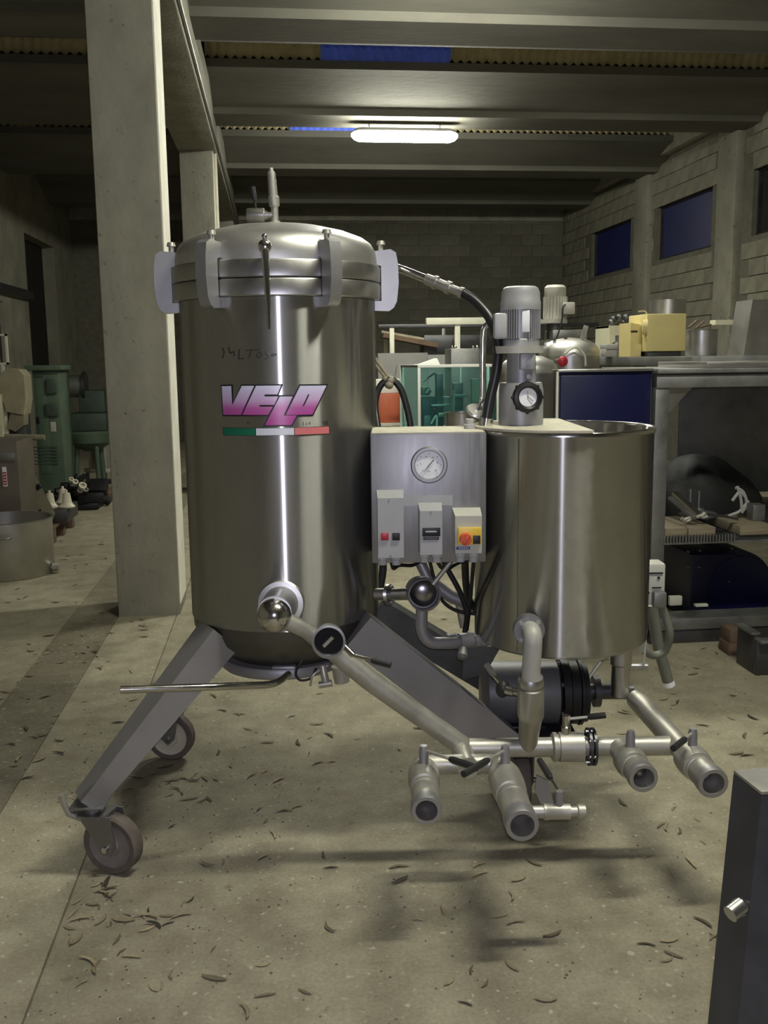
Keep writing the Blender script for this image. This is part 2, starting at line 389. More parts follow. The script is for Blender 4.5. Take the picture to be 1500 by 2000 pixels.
# ---- right wall with window openings, blocks and a ring beam
wins = [(15.15, 17.05), (12.27, 14.1), (9.4, 11.2), (6.6, 8.4), (3.7, 5.5), (.8, 2.6), (-2.1, -.3), (-5.0, -3.2)]
WZ0, WZ1, WTOP = 2.86, 3.62, 4.25
w = MB()
w.box((XR, YB, 0), (XR + .2, YF, WZ0)); w.box((XR, YB, WZ1), (XR + .2, YF, 5.4))
ys = [YF] + [y for a in wins for y in (a[1], a[0])] + [YB]
for i in range(0, len(ys), 2): w.box((XR, ys[i + 1], WZ0), (XR + .2, ys[i], WZ1))
wall_right = struct(w.go('wall_right', 'mortar'), 'grey concrete block wall with high blue windows')
def block_mesh(name, dx, dy, dz, m_='concrete_block'):
    me = bpy.data.meshes.new(name); b = MB().box((-dx / 2, -dy / 2, -dz / 2), (dx / 2, dy / 2, dz / 2), .004)
    bm = bmesh.new(); vv = [bm.verts.new(v) for v in b.v]
    for f in b.f: bm.faces.new([vv[i] for i in f])
    bmesh.ops.recalc_face_normals(bm, faces=bm.faces); bm.to_mesh(me); bm.free(); me.materials.append(MATS[m_]); return me
def place_block(me, parent, loc):
    o = bpy.data.objects.new('concrete_block', me); COL.objects.link(o); o.parent = parent; o.location = loc
bmR = block_mesh('concrete_block', .024, .388, .188); bmRh = block_mesh('concrete_block_half', .024, .19, .188)
pil = (11.45, 11.95)
nb = 0
for row in range(7, 22):
    z = row * .2 + .1
    y = YF - .2 - (.2 if row % 2 else 0)
    while y > 9.2 and nb < 295:
        y0, y1 = y - .2, y + .2
        if (y1 > pil[0] and y0 < pil[1]) or z > WTOP - .1: pass
        elif WZ0 - .06 < z < WZ1 + .06 and any(y1 > a + .02 and y0 < c - .02 for a, c in wins): pass
        else:
            place_block(bmR, wall_right, (XR - .004 + random.uniform(-.004, .004), y, z)); nb += 1
        y -= .4
wr_rest = MB()                                    # the blocks of the nearer wall, out of this view, as one part
for row in range(0, 21):
    z = row * .2 + .1; y = 8.9 - (.2 if row % 2 else 0)
    while y > YB + .3:
        if not (WZ0 - .06 < z < WZ1 + .06 and any(y + .2 > a + .02 and y - .2 < c - .02 for a, c in wins)):
            wr_rest.box((XR - .016, y - .194, z - .094), (XR + .008, y + .194, z + .094))
        y -= .4
o = wr_rest.go('block_courses', 'concrete_block', wall_right); o['kind'] = 'stuff'
struct(MB().box((XR - .16, YB, WTOP), (XR, YF, WTOP + .45), .01).go('trim_1', 'concrete_cast'), 'concrete ring beam along the right wall')
struct(MB().box((XR - .10, pil[0], 0), (XR + .01, pil[1], WTOP), .01).go('trim_2', 'concrete_cast'), 'concrete pilaster between two high windows')
struct(MB().box((XR - .10, 14.25, 0), (XR + .01, 14.75, WTOP), .01).go('trim_3', 'concrete_cast'), 'concrete pilaster near the far corner')
for i, (a, c) in enumerate(wins):
    if i > 4: continue
    fr = MB()
    for y in (a, c - .03): fr.box((XR + .06, y, WZ0), (XR + .12, y + .03, WZ1))
    for z in (WZ0, WZ1 - .03): fr.box((XR + .06, a, z), (XR + .12, c, z + .03))
    f = struct(fr.go('window_%d' % (i + 1), 'dark_steel'), 'high window closed with a blue corrugated sheet')
    sh = MB(); n = 60; vs_ = []; fs = []
    for k in range(n + 1):
        y = a + .02 + (c - a - .04) * k / n; x = XR + .10 + .02 * math.cos(k * math.pi / 2)
        vs_ += [(x, y, WZ0 + .02), (x, y, WZ1 - .02)]
        if k: fs.append((2 * k - 2, 2 * k, 2 * k + 1, 2 * k - 1))
    sh.add(vs_, fs); sh.go('corrugated_sheet', 'blue_window' if i < 2 else 'dark_void', f)
# ---- far wall
wf_ = struct(MB().box((XL, YF, 0), (XR + .2, YF + .2, 5.4)).go('wall_far', 'mortar'), 'far block wall of the hall')
bmF = block_mesh('concrete_block_far', .388, .024, .188, 'concrete_block_dimmed')
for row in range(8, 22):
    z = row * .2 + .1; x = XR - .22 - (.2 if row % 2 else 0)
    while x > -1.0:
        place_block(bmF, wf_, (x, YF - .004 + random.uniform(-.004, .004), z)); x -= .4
struct(MB().box((XL, YF - .06, 4.05), (XR, YF, 4.3), .01).go('trim_4', 'concrete_cast'), 'concrete band across the far wall')
# ---- left wall with doorway and window, back wall
w = MB(); dy0, dy1 = 15.3, 17.3; wy0, wy1, wz0, wz1 = 11.8, 13.9, 1.45, 2.32
w.box((XL - .2, dy1, 0), (XL, YF, 5.4)); w.box((XL - .2, dy0, 3.4), (XL, dy1, 5.4)); w.box((XL - .2, wy1, 0), (XL, dy0, 5.4))
w.box((XL - .2, wy0, 0), (XL, wy1, wz0)); w.box((XL - .2, wy0, wz1), (XL, wy1, 5.4)); w.box((XL - .2, YB, 0), (XL, wy0, 5.4))
struct(w.go('wall_left', 'concrete_wall'), 'plastered left wall with a dark doorway')
struct(MB().box((XL - .30, dy0 - .3, -.02), (XL - .205, dy1 + .3, 3.7)).go('door_1', 'dark_void'), 'black slab standing for the unlit passage behind the left doorway')  # near-black sheet, the passage's darkness is put into its colour
fr = MB()
for y in (wy0, wy1 - .05): fr.box((XL - .14, y, wz0), (XL - .06, y + .05, wz1))
for z in (wz0, wz1 - .05): fr.box((XL - .14, wy0, z), (XL - .06, wy1, z + .05))
f = struct(fr.go('window_6', 'dark_steel'), 'dark barred window in the left wall')
k = MB().box((XL - .13, wy0, wz0), (XL - .11, wy1, wz1)).go('pane', 'dark_void', f)
for i in range(8):
    y = wy0 + .2 + i * .27; MB().cyl((XL - .07, y, wz0), (XL - .07, y, wz1), .014, n=8).go('window_bar', 'dark_steel', f)
struct(MB().box((XL, 13.1, 2.42), (XL + .1, 15.25, 2.54), .01).go('trim_5', 'dark_steel'), 'dark rail fixed along the left wall')
struct(MB().box((XL - .2, YB - .2, 0), (XR + .2, YB, 5.4)).go('wall_back', 'concrete_wall'), 'wall behind the photographer')
# ---- pillars and their beam
def pillar(name, y0, label):
    o_ = struct(MB().box((PX0, y0, -.02), (PX1, y0 + .42, 3.80), .012).go(name, 'concrete_cast', None, (PX0, y0, 0)), label)
    MB().box((PX1 - .001, y0 + .02, .06), (PX1 + .004, y0 + .40, 3.77)).go('pale_side', 'pillar_side_pale', o_)  # thin layer on the right side only, paler than the cast concrete
    return o_
pillar('concrete_pillar', 5.76, 'near square concrete pillar left of the large tank')
pillar('concrete_pillar', 11.3, 'second concrete pillar behind the tank lid')
pillar('concrete_pillar', 16.8, 'third concrete pillar near the far wall')
bmx = MB().box((PX0 - .02, YB, 3.78), (PX1 + .04, YF, 4.32), .015)
struct(bmx.go('trim_6', 'concrete_cast'), 'long concrete beam carried by the pillars')
struct(MB().tube([(PX1 + .055, y, 3.83) for y in (YB + .1, 2, 8, 12, YF - .1)], .014, 8).go('trim_7', 'dull_steel'), 'conduit along the beam')
struct(MB().tube([(PX1 + .02, 11.5, z) for z in (0.02, 1, 2, 3, 3.8)], .018, 8).go('trim_8', 'white_paint'), 'pale conduit down the second pillar')
# ---- roof: transverse wing beams with corrugated sheets between them
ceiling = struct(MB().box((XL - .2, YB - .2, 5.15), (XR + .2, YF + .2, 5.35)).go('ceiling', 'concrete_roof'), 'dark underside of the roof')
prof = [(-1.12, 4.42), (-1.12, 4.34), (-.95, 4.32), (-.32, 4.16), (-.28, 4.10), (.28, 4.10), (.32, 4.16), (1.12, 4.34), (1.12, 4.42), (.3, 4.30), (-.3, 4.30)]
LIPS = [10.2 + 3.0 * k for k in range(-6, 3)]
for bay, (x0, x1) in enumerate(((PX1 + .02, XR + .1), (XL - .1, PX0 + .0))):
    for yl in LIPS:
        yc = yl + 1.12
        b = MB().prism(prof, ((x0 + x1) / 2, yc, 0), (0, 1, 0), (0, 0, 1), (1, 0, 0), x1 - x0)
        b.go('roof_beam', 'concrete_roof', ceiling)
        # corrugated sheet in the gap before this beam
        n = max(8, int((x1 - x0) / .0225)); sh = MB(); vs_ = []; fs = []
        cols = [(.2, (-.85, 4.62)), (.5, (-.38, 4.72)), (.8, (.12, 4.50))]
        for k in range(n + 1):
            x = x0 + (x1 - x0) * k / n; h = .022 * math.sin(k * math.pi / 2)
            for (yy, zz) in ((-.90, 4.36), (-.62, 4.58), (-.3, 4.62), (-.02, 4.56), (.04, 4.44)):
                vs_.append((x, yl + yy, zz + h))
            if k:
                for q in range(4): a_ = (k - 1) * 5 + q; fs.append((a_, a_ + 5, a_ + 6, a_ + 1))
        sh.add(vs_, fs); sh.go('roof_sheet', 'corrugated_yellow', ceiling)
def skylight(yl, x0, x1, nm='blue_skylight'):
    sh = MB(); vs_ = []; fs = []; n = int((x1 - x0) / .0225)
    for k in range(n + 1):
        x = x0 + (x1 - x0) * k / n; h = .026 * math.sin(k * math.pi / 2)
        for (yy, zz) in ((-.5, 4.57), (-.05, 4.54), (.012, 4.43), (.015, 4.415)): vs_.append((x, yl + yy, zz - .012 + h * .6))
        if k:
            for q in range(3): a_ = (k - 1) * 4 + q; fs.append((a_, a_ + 4, a_ + 5, a_ + 1))
    sh.add(vs_, fs); sh.go(nm, 'corrugated_blue', ceiling)
skylight(10.2, .55, 1.85); skylight(13.2, .3, 1.2); skylight(7.2, .55, 1.85); skylight(4.2, .55, 1.85)
# ---- fluorescent lamps hanging in a row
def lamp(x, y, z, label):
    t = thing('ceiling_lamp', label, 'lamp', (x, y, z), 'fluorescent lamps in a row along the hall')
    L_ = .60
    up_, lo_ = MB(), MB()
    for bb, a0, a1, sc_ in ((up_, math.pi * .14, math.pi * .86, 1.05), (lo_, math.pi * .86, math.pi * 2.14, 1.0)):
        ring = [(math.cos(t), math.sin(t)) for t in [a0 + (a1 - a0) * k / 12 for k in range(13)]]
        vs_ = []; xs = [-L_, -L_ + .03, -L_ + .09, L_ - .09, L_ - .03, L_]; sc = [.25, .7, 1, 1, .7, .25]
        for X_, s_ in zip(xs, sc):
            for cx, cz in ring: vs_.append((x + X_, y + cx * .080 * s_ * sc_, z + .01 + cz * .075 * s_ * sc_))
        bb._tubefaces(vs_, 6, 13, True)
    up_.go('housing', 'plastic_grey', t); lo_.go('diffuser', 'lamp_diffuser', t)
    for sx in (-.4, .4): MB().cyl((x + sx, y, z + .085), (x + sx, y, 4.105), .006, n=6).go('hanger', 'dull_steel', t)
lamp(1.535, 11.32, 3.955, 'lit fluorescent tube lamp hanging from the roof beam')
lamp(1.44, 6.75, 4.0, 'lit fluorescent lamp nearest in front, just above the picture')
lamp(1.36, 1.95, 4.0, 'lit fluorescent lamp overhead between photographer and machine')

# ================================================================== the filter machine (one thing on casters)
T1 = Vector((-.322, 3.09, 0)); R1 = .302
T2 = Vector((.551, 2.98, 0)); R2 = .268
mach = thing('filter_machine', 'stainless steel filter machine on casters with a tall lidded tank, mixing tank and pipework', 'machine', T1, V=True)
def az(c, r, a, z):                              # point round a tank: azimuth 0 faces the camera side, + to the right
    return Vector((c.x + r * math.sin(a), c.y - r * math.cos(a), z))
def pxr(n, d): return n * d / FPX
# ---- tall tank
tank = MB().lathe([(.296, .70), (R1, .703), (R1, 1.20), (R1, 1.676)], (T1.x, T1.y, 0), n=96).go('filter_tank', 'tank_steel', mach, sharp=60)
MB().lathe([(.299, .704), (.297, .67), (.285, .64), (.25, .605), (.205, .575), (.188, .56), (.185, .55)], (T1.x, T1.y, 0), n=64).go('tank_bottom', 'tank_base', mach, sharp=60)
MB().lathe([(.17, .562), (.198, .560), (.203, .552), (.203, .534), (.197, .527), (.10, .523)], (T1.x - .012, T1.y - .02, 0), n=64).go('bottom_flange', 'leg_steel', mach)
for zz, nm in ((1.676, 'tank_flange'), (1.728, 'lid_flange')):
    MB().lathe([(.305, zz + .001), (.316, zz + .001), (.319, zz + .004), (.319, zz + .046), (.316, zz + .05), (.305, zz + .05)], (T1.x, T1.y, 0), n=96).go(nm, 'satin_steel', mach)
MB().lathe([(.309, 1.779), (.309, 1.80), (.305, 1.823), (.292, 1.845), (.27, 1.861), (.22, 1.880), (.15, 1.897), (.08, 1.907), (.03, 1.911), (.001, 1.9115)], (T1.x, T1.y, 0), n=96).go('tank_lid', 'lid_steel', mach, sharp=60)
# clamps
CP = [(.296, 1.826), (.352, 1.832), (.368, 1.822), (.374, 1.79), (.376, 1.73), (.370, 1.675), (.360, 1.655), (.345, 1.645), (.296, 1.647), (.296, 1.676), (.322, 1.676), (.322, 1.782), (.296, 1.79)]
for a in (-88, -28, 32, 92, 152, 212):
    a = R(a); rad = Vector((math.sin(a), -math.cos(a), 0)); tan = Vector((math.cos(a), math.sin(a), 0))
    cp = MB().prism(CP, (T1.x, T1.y, 0), rad, (0, 0, 1), tan, .036).go('clamp', 'clamp_steel', mach)
    p = az(T1, .322, a, 1.825)
    b = MB().cyl(p, p + Vector((0, 0, .022)), .008, n=10); b.cyl(p + Vector((0, 0, .022)), p + Vector((0, 0, .034)), .014, .011, n=12)
    b.go('clamp_screw', 'dusty_steel', cp)
# long clamp handle
h0 = PV(517, 481, 2.745); h1 = PV(526, 643, 2.70)
b = MB().tube([h0, h0.lerp(h1, .15), h0.lerp(h1, .5), h1], [.0105, .0105, .0085, .004], 12); b.ball(h0, .019, sc=(1, .7, 1)); b.ball(h0 + Vector((0, 0, .026)), .008)
b.cyl(h0, h0 + Vector((0, .05, 0)), .009)
b.go('lid_handle', 'polished_steel', mach)
# relief valve on the lid
q = Vector((T1.x - .002, T1.y, 1.90)); up = Vector((0, 0, 1))
zt = lambda y: PV(533, y, 3.09).z
b = MB().rings([(q, .016), (q + up * .02, .016), (q + up * .02, .011), (Vector((q.x, q.y, zt(405))), .011), (Vector((q.x, q.y, zt(402))), .016), (Vector((q.x - .002, q.y, zt(385))), .017), (Vector((q.x - .003, q.y, zt(383))), .014), (Vector((q.x - .006, q.y, zt(345))), .0125), (Vector((q.x - .007, q.y, zt(337))), .012), (Vector((q.x - .007, q.y, zt(335))), .008), (Vector((q.x - .008, q.y, zt(328))), .007)], 16)
rv = b.go('relief_valve', 'dusty_steel', mach)
e = PV(482, 420, 3.09); s0 = Vector((q.x, q.y, e.z))
b = MB().rings([(s0, .009), (s0.lerp(e, .28), .009), (s0.lerp(e, .28), .013), (s0.lerp(e, .36), .013), (s0.lerp(e, .38), .02), (s0.lerp(e, .95), .0205), (e, .018)], 16)
b.go('side_valve', 'satin_steel', rv)
l0 = PV(500, 412, 3.09); l1 = PV(498, 393, 3.09); l2 = PV(493, 365, 3.09)
b = MB().tube([l0, l1], .004, 8); b.tube([l1, l1.lerp(l2, .3), l2], [.0055, .008, .0085], 10); b.go('lever', 'grip', rv)
# ---- decals on the tall tank
def on_tank(px, py):                             # ray against the cylinder of the tall tank -> arc, height
    r = ray(px, py); ox, oy = -T1.x, -T1.y
    a_ = r.x ** 2 + r.y ** 2; b_ = 2 * (ox * r.x + oy * r.y); c_ = ox * ox + oy * oy - R1 * R1
    t = (-b_ - math.sqrt(b_ * b_ - 4 * a_ * c_)) / (2 * a_); p = Vector((0, 0, EYE)) + r * t
    return (math.atan2(p.x - T1.x, -(p.y - T1.y)) * R1, p.z)
def wrap(tris_v, tris_f, off, name, m, parent):
    bm = bmesh.new(); vv = [bm.verts.new((p[0], p[1], 0)) for p in tris_v]
    for f in tris_f:
        try: bm.faces.new([vv[i] for i in f])
        except ValueError: pass
    bmesh.ops.triangulate(bm, faces=bm.faces)
    s = min(p[0] for p in tris_v); e_ = max(p[0] for p in tris_v)
    while s < e_:
        s += .008
        bmesh.ops.bisect_plane(bm, geom=list(bm.verts) + list(bm.edges) + list(bm.faces), plane_co=(s, 0, 0), plane_no=(1, 0, 0))
    bm.verts.ensure_lookup_table(); b = MB()
    for i, v in enumerate(bm.verts): v.index = i
    b.add([az(T1, R1 + off, v.co.x / R1, v.co.y) for v in bm.verts], [tuple(v.index for v in f.verts) for f in bm.faces]); bm.free()
    return b.go(name, m, parent, sharp=80)
def grow(poly, d):
    n = len(poly); out = []; area = sum(poly[i][0] * poly[(i + 1) % n][1] - poly[(i + 1) % n][0] * poly[i][1] for i in range(n)); sg = 1 if area > 0 else -1
    for i in range(n):
        a_, b_, c_ = (Vector(poly[k % n]).to_2d() for k in (i - 1, i, i + 1))
        e1 = (b_ - a_).normalized(); e2 = (c_ - b_).normalized(); n1 = Vector((e1.y, -e1.x)) * sg; n2 = Vector((e2.y, -e2.x)) * sg
        m_ = (n1 + n2); m_ = m_ / max(.35, m_.length_squared / 2) if m_.length > 1e-4 else n1
        out.append(tuple(b_ + m_ * d))
    return out
lg = lambda x, y: on_tank(425 + x * .15333, 655 + y * .15333)
def flat(poly, off, name, m, parent): return wrap(poly, [tuple(range(len(poly)))], off, name, m, parent)
LET = [[(58, 648), (178, 645), (192, 890), (312, 643), (468, 643), (302, 1012), (78, 1012)],
       [(492, 643), (808, 638), (762, 752), (604, 752), (594, 778), (772, 778), (722, 886), (540, 886), (530, 908), (704, 908), (646, 1012), (320, 1012)],
       [(792, 778), (955, 778), (842, 1020), (1008, 1018), (940, 1142), (605, 1144)],
       [(1050, 642), (1382, 638), (1206, 1008), (868, 1012)]]
for i, L_ in enumerate(LET):
    P_ = [lg(*p) for p in L_]
    lt = flat(P_, .0022 if i != 2 else .0018, 'logo_letter', 'logo_print', tank)
    flat(grow(P_, .0040), .0010, 'logo_outline', 'print_black', tank)
flat([lg(*p) for p in [(1148, 752), (1168, 750), (1098, 900), (1078, 902)]], .003, 'logo_slot', 'print_black', tank)
zt_, zb_ = lg(700, 1183)[1], lg(700, 1272)[1]
sx = [lg(70, 1225)[0], lg(488, 1225)[0], lg(978, 1222)[0], lg(1420, 1215)[0]]
for i, m in enumerate(('print_green', 'print_white', 'print_pink')):
    flat([(sx[i] + .001, zt_), (sx[i + 1] - .001, zt_), (sx[i + 1] - .001, zb_), (sx[i] + .001, zb_)], .002, 'logo_stripe', m, tank)
flat([(sx[0] - .001, zt_ + .001), (sx[3] + .001, zt_ + .001), (sx[3] + .001, zb_ - .001), (sx[0] - .001, zb_ - .001)], .0010, 'logo_border', 'print_black', tank)
def text_geo(s, size):
    c = bpy.data.curves.new('txt', 'FONT'); c.body = s; c.size = size; c.align_x = 'CENTER'; c.align_y = 'CENTER'; c.resolution_u = 2
    ob = bpy.data.objects.new('txt', c); me = ob.to_mesh(); v = [(p.co.x, p.co.y) for p in me.vertices]; f = [tuple(p.vertices) for p in me.polygons]
    ob.to_mesh_clear(); bpy.data.objects.remove(ob); bpy.data.curves.remove(c); return v, f
def tank_text(s, x, y, size, m='print_black'):
    v, f = text_geo(s, size); o_ = lg(x, y)
    if v: wrap([(o_[0] + p[0], o_[1] + p[1]) for p in v], f, .0012, 'lettering', m, tank)
tank_text('S p A', 1135, 1120, .0115); tank_text('CE', 1376, 1117, .0145); tank_text('Tv', 390, 1118, .010)
def stroke(pts, wd, name='handwriting', m='print_black'):
    P_ = [Vector(lg(*p)).to_2d() for p in pts]; b_v = []; b_f = []
    for i in range(len(P_) - 1):
        d_ = (P_[i + 1] - P_[i]).normalized(); n_ = Vector((-d_.y, d_.x)) * wd / 2; k = len(b_v)
        b_v += [tuple(P_[i] - n_ - d_ * wd * .3), tuple(P_[i + 1] - n_ + d_ * wd * .3), tuple(P_[i + 1] + n_ + d_ * wd * .3), tuple(P_[i] + n_ - d_ * wd * .3)]; b_f.append((k, k + 1, k + 2, k + 3))
    wrap(b_v, b_f, .0008, name, m, tank)
for pts in ([(365, 192), (440, 184), (522, 180)], [(428, 188), (415, 235), (393, 288)], [(540, 215), (505, 235), (500, 280), (535, 285), (560, 250), (545, 220)], [(622, 205), (605, 235), (640, 262), (645, 290), (600, 300)], [(720, 238), (690, 240), (685, 262), (715, 262), (745, 236), (748, 258)], [(275, 180), (268, 300), (335, 294)], [(60, 160), (85, 215), (60, 290)], [(140, 150), (160, 230), (200, 205), (215, 265)]):
    stroke(pts, .0022)
# ---- legs and casters
def leg(p0, p1, w0, h0, w1, h1, m='leg_steel'):
    return MB().beam(p0, p1, w0, h0, w1, h1).go('leg', m, mach, sharp=20)
def caster(c, face, plate, tilt_to, lever=True, hub='wheel_hub', fork=((-.05, .125), (.05, .125), (.026, 0), (0, -.024), (-.026, 0))):   # wheel centre c, unit vector of the wheel axis towards the viewer
    f_ = Vector(face).normalized(); side = Vector((0, 0, 1)).cross(f_).normalized()
    Rw = .09
    fk = MB(); top = Vector(tilt_to)
    for s_ in (-1, 1):
        fk.prism(fork, c + f_ * (s_ * .036), side, (0, 0, 1), f_, .006)
    fk.prism([(-.055, -.042), (.055, -.042), (.055, .042), (-.055, .042)], top, side, f_, (0, 0, 1), .008)
    pl = Vector(plate)
    fk.cyl(top, pl, .025, n=16); fk.box(pl - Vector((.05, .045, .004)), pl + Vector((.05, .045, .004)), .002)
    fk = fk.go('caster', 'dull_steel', mach)
    w_ = MB(); prof = [(Rw - .022, -.022), (Rw - .006, -.025), (Rw, -.018), (Rw, .018), (Rw - .006, .025), (Rw - .022, .022)]
    w_._lathe2(prof, c, f_, 36, False); w_.go('tyre', 'tyre', fk)
    w_ = MB()._lathe2([(.012, -.028), (.03, -.028), (.034, -.018), (.055, -.014), (Rw - .021, -.021), (Rw - .021, .021), (.055, .014), (.034, .018), (.03, .028), (.012, .028)], c, f_, 32, True)
    w_.go('wheel', hub, fk)
    MB().cyl(c - f_ * .05, c + f_ * .05, .009, n=10).go('axle', 'polished_steel', fk)
    if lever:
        e_ = pl + Vector((-.055, -.03, -.02)); MB().tube([e_ + Vector((.03, .01, -.02)), e_, e_ + Vector((-.012, 0, .03)), e_ + Vector((-.018, 0, .06))], [.010, .010, .009, .011], 8).go('brake_pedal', 'dusty_steel', fk)
    return fk
cA = Vector((-.815, 2.70, .09)); cB = Vector((-.822, 3.53, .09)); cC = Vector((.45, 3.10, .09))
topA = PV(178, 1592, 2.70); topB = Vector((-.83, 3.50, .225))
topA.z = max(topA.z, .200)
caster(cA, (-.30, -.95, 0), topA + Vector((0, 0, .018)), topA + Vector((.004, 0, -.012)), True, 'wheel_hub', ((-.098, .098), (.016, .098), (.032, .012), (.016, -.022), (-.014, -.020), (-.045, .03)))
caster(cB, (-.12, -.99, 0), topB, topB - Vector((-.015, 0, .025)), False, 'porcelain')
leg((T1.x - .19, T1.y - .185, .665), topA + Vector((-.012, -.004, .022)), .118, .105, .080, .060)
leg((T1.x - .19, T1.y + .185, .665), topB + Vector((0, 0, .01)), .118, .105, .080, .060)
lA, lB = PV(696, 1226, 2.90), PV(985, 1452, 2.98)
leg(lA, lB, .10, .115, .10, .112)
leg(PV(735, 1190, 3.36), PV(985, 1340, 3.34), .08, .10, .08, .10, 'dark_steel')
# platform under the pump, third wheel
MB().box((.34, 2.93, .245), (.62, 3.42, .285), .006).go('platform', 'dark_steel', mach)
MB().box((.36, 2.935, .19), (.385, 3.0, .245), .003).go('bracket', 'leg_steel', mach)
caster(cC, (1, 0, 0), (.45, 3.10, .236), (.45, 3.10, .205), False)
b = MB().prism([(0, 0), (.035, -.02), (.055, -.10), (.02, -.11), (-.005, -.05)], PV(1048, 1513, 2.80), (1, 0, 0), (0, 0, 1), (0, 1, 0), .01); b.go('foot_plate', 'leg_steel', mach)
# ---- bottom lever rod
rp = bend([PV(235, 1347, 2.60), PV(430, 1341, 2.68), PV(540, 1337, 2.80), PV(568, 1312, 2.89)], .06)
MB().tube(rp, .0108, 16).go('lever_rod', 'polished_steel', mach)
pq = PV(557, 1316, 2.90)
MB().box(pq + Vector((-.04, -.02, -.004)), pq + Vector((.035, .06, .03)), .006).go('rod_bracket', 'leg_steel', mach)
# ---- front nozzle with blind ball, sight glass and slanting pipe
n0 = PV(549, 1178, 2.79); n1 = PV(536, 1198, 2.60)
b = MB().rings([(n0 + (n0 - n1).normalized() * .03, .070), (n0 + (n1 - n0).normalized() * .012, .070), (n0 + (n1 - n0).normalized() * .016, .066), (n0 + (n1 - n0).normalized() * .017, .052), (n1, .048)], 36)
nz = b.go('nozzle', 'satin_steel', mach)
MB().ball(n1 + Vector((0, -.005, -.004)), .0475, 32, 20).go('ball_end', 'polished_steel', nz)
g0 = PV(642, 1252, 2.60)
MB().tube([n1 + Vector((.01, .0, -.01)), PV(600, 1232, 2.62), PV(650, 1275, 2.65)], .0235, 20).go('arm_pipe', 'dusty_steel', mach)
gd = (Vector((0, 0, EYE)) - g0); gd = Vector((gd.x * .3, gd.y, .35)).normalized()
gd = Vector((.05, -1, .12)).normalized()
b = MB()._lathe2([(.030, -.055), (.042, -.05), (.042, .0), (.0465, .004), (.0465, .018), (.0405, .020), (.0395, .010), (.0395, -.012)], g0, gd, 40, True)
sg = b.go('sight_glass', 'clamp_steel', mach)
MB()._lathe2([(.001, .0), (.0393, .0)], g0, gd, 32, False).go('glass_pane', 'dark_glass', sg)
b = MB().cyl(g0 + gd * .004 + Vector((-.014, 0, -.014)), g0 + gd * .006 + Vector((.012, 0, .012)), .006, n=8); b.go('sight_mark', 'dusty_steel', sg)
MZ = .37
mL, mR = PVz(900, 1456, MZ), PVz(1345, 1461, MZ); my = (mL.y + mR.y) / 2; mL.y = mR.y = my
MB().tube([PV(648, 1268, 2.655), PV(720, 1327, 2.665), mL + Vector((.012, 0, 0))], .0295, 24).go('slanting_pipe', 'dusty_steel', mach)
b = MB().tube([PV(668, 1258, 2.62), PV(690, 1280, 2.60)], .009, 10); b.tube([PV(690, 1280, 2.60), PV(727, 1289, 2.58)], .0055, 8)
vl = b.go('valve_lever', 'polished_steel', mach)
MB().tube([PV(724, 1288, 2.58), PV(732, 1290, 2.58), PV(764, 1298, 2.57)], [.006, .009, .0085], 12).go('grip', 'grip', vl)
b = MB().rings([(PV(630, 1300, 2.64), .009), (PV(634, 1322, 2.63), .011), (PV(637, 1334, 2.63), .011)], 12); b.cyl(PV(623, 1338, 2.63), PV(648, 1334, 2.63), .010, n=12); b.go('drain_tap', 'dusty_steel', mach)
MB().tube(spline([PV(590, 1290, 2.68), PV(578, 1312, 2.66), PV(585, 1328, 2.65), PV(606, 1325, 2.65), PV(618, 1305, 2.65)]), .0035, 8).go('cable', 'black_rubber', mach)
MB().tube(spline([PV(640, 1300, 2.66), PV(612, 1318, 2.64), PV(606, 1340, 2.64)]), .0035, 8).go('cable', 'dusty_steel', mach)
MB().rings([(PV(664, 1300, 2.72), .026), (PV(668, 1332, 2.72), .022)], 16).go('drain_stub', 'dusty_steel', mach)
# ---- manifold
MR = .0285
man = MB().tube([mL - Vector((.005, 0, 0)), mL.lerp(mR, .5), mR], MR, 24).go('manifold', 'dusty_steel', mach)
mx = lambda px: mL.x + (mR.x - mL.x) * (px - 900) / 445
def along(x0, x1, r, m, nm, par, n=24): return MB().cyl((x0, my, MZ), (x1, my, MZ), r, n=n).go(nm, m, par)
b = MB().rings([((mx(1078), my, MZ), .036), ((mx(1081), my, MZ), .0425), ((mx(1088), my, MZ), .0425), ((mx(1089), my, MZ), .037), ((mx(1092), my, MZ), .037), ((mx(1093), my, MZ), .043), ((mx(1140), my, MZ), .043), ((mx(1143), my, MZ), .030)], 28)
vb = b.go('inline_valve', 'dusty_steel', mach)
st = Vector((mx(1106), my, MZ + .035)); b = MB().rings([(st, .014), (st + up * .028, .014), (st + up * .030, .0115), (st + up * .062, .0115)], 14); b.go('valve_stem', 'polished_steel', vb)
sl = st + up * .05; le = PV(1183, 1397, my - .03)
MB().tube([sl, sl.lerp(le, .6)], .0045, 8).go('lever', 'dusty_steel', vb); MB().tube([sl.lerp(le, .55), sl.lerp(le, .6), le], [.006, .0095, .009], 12).go('grip', 'grip', vb)
for px in (1149, 1158): MB().cyl((mx(px), my, MZ), (mx(px + 5), my, MZ), .055, n=32).go('flange_ring', 'dark_steel', mach)
for k in range(6):
    a = k * math.pi / 3 + .3; c_ = Vector((mx(1145), my + .045 * math.cos(a), MZ + .045 * math.sin(a))); MB().cyl(c_, c_ + Vector((.03, 0, 0)), .0055, n=8).go('flange_bolt', 'polished_steel', mach)
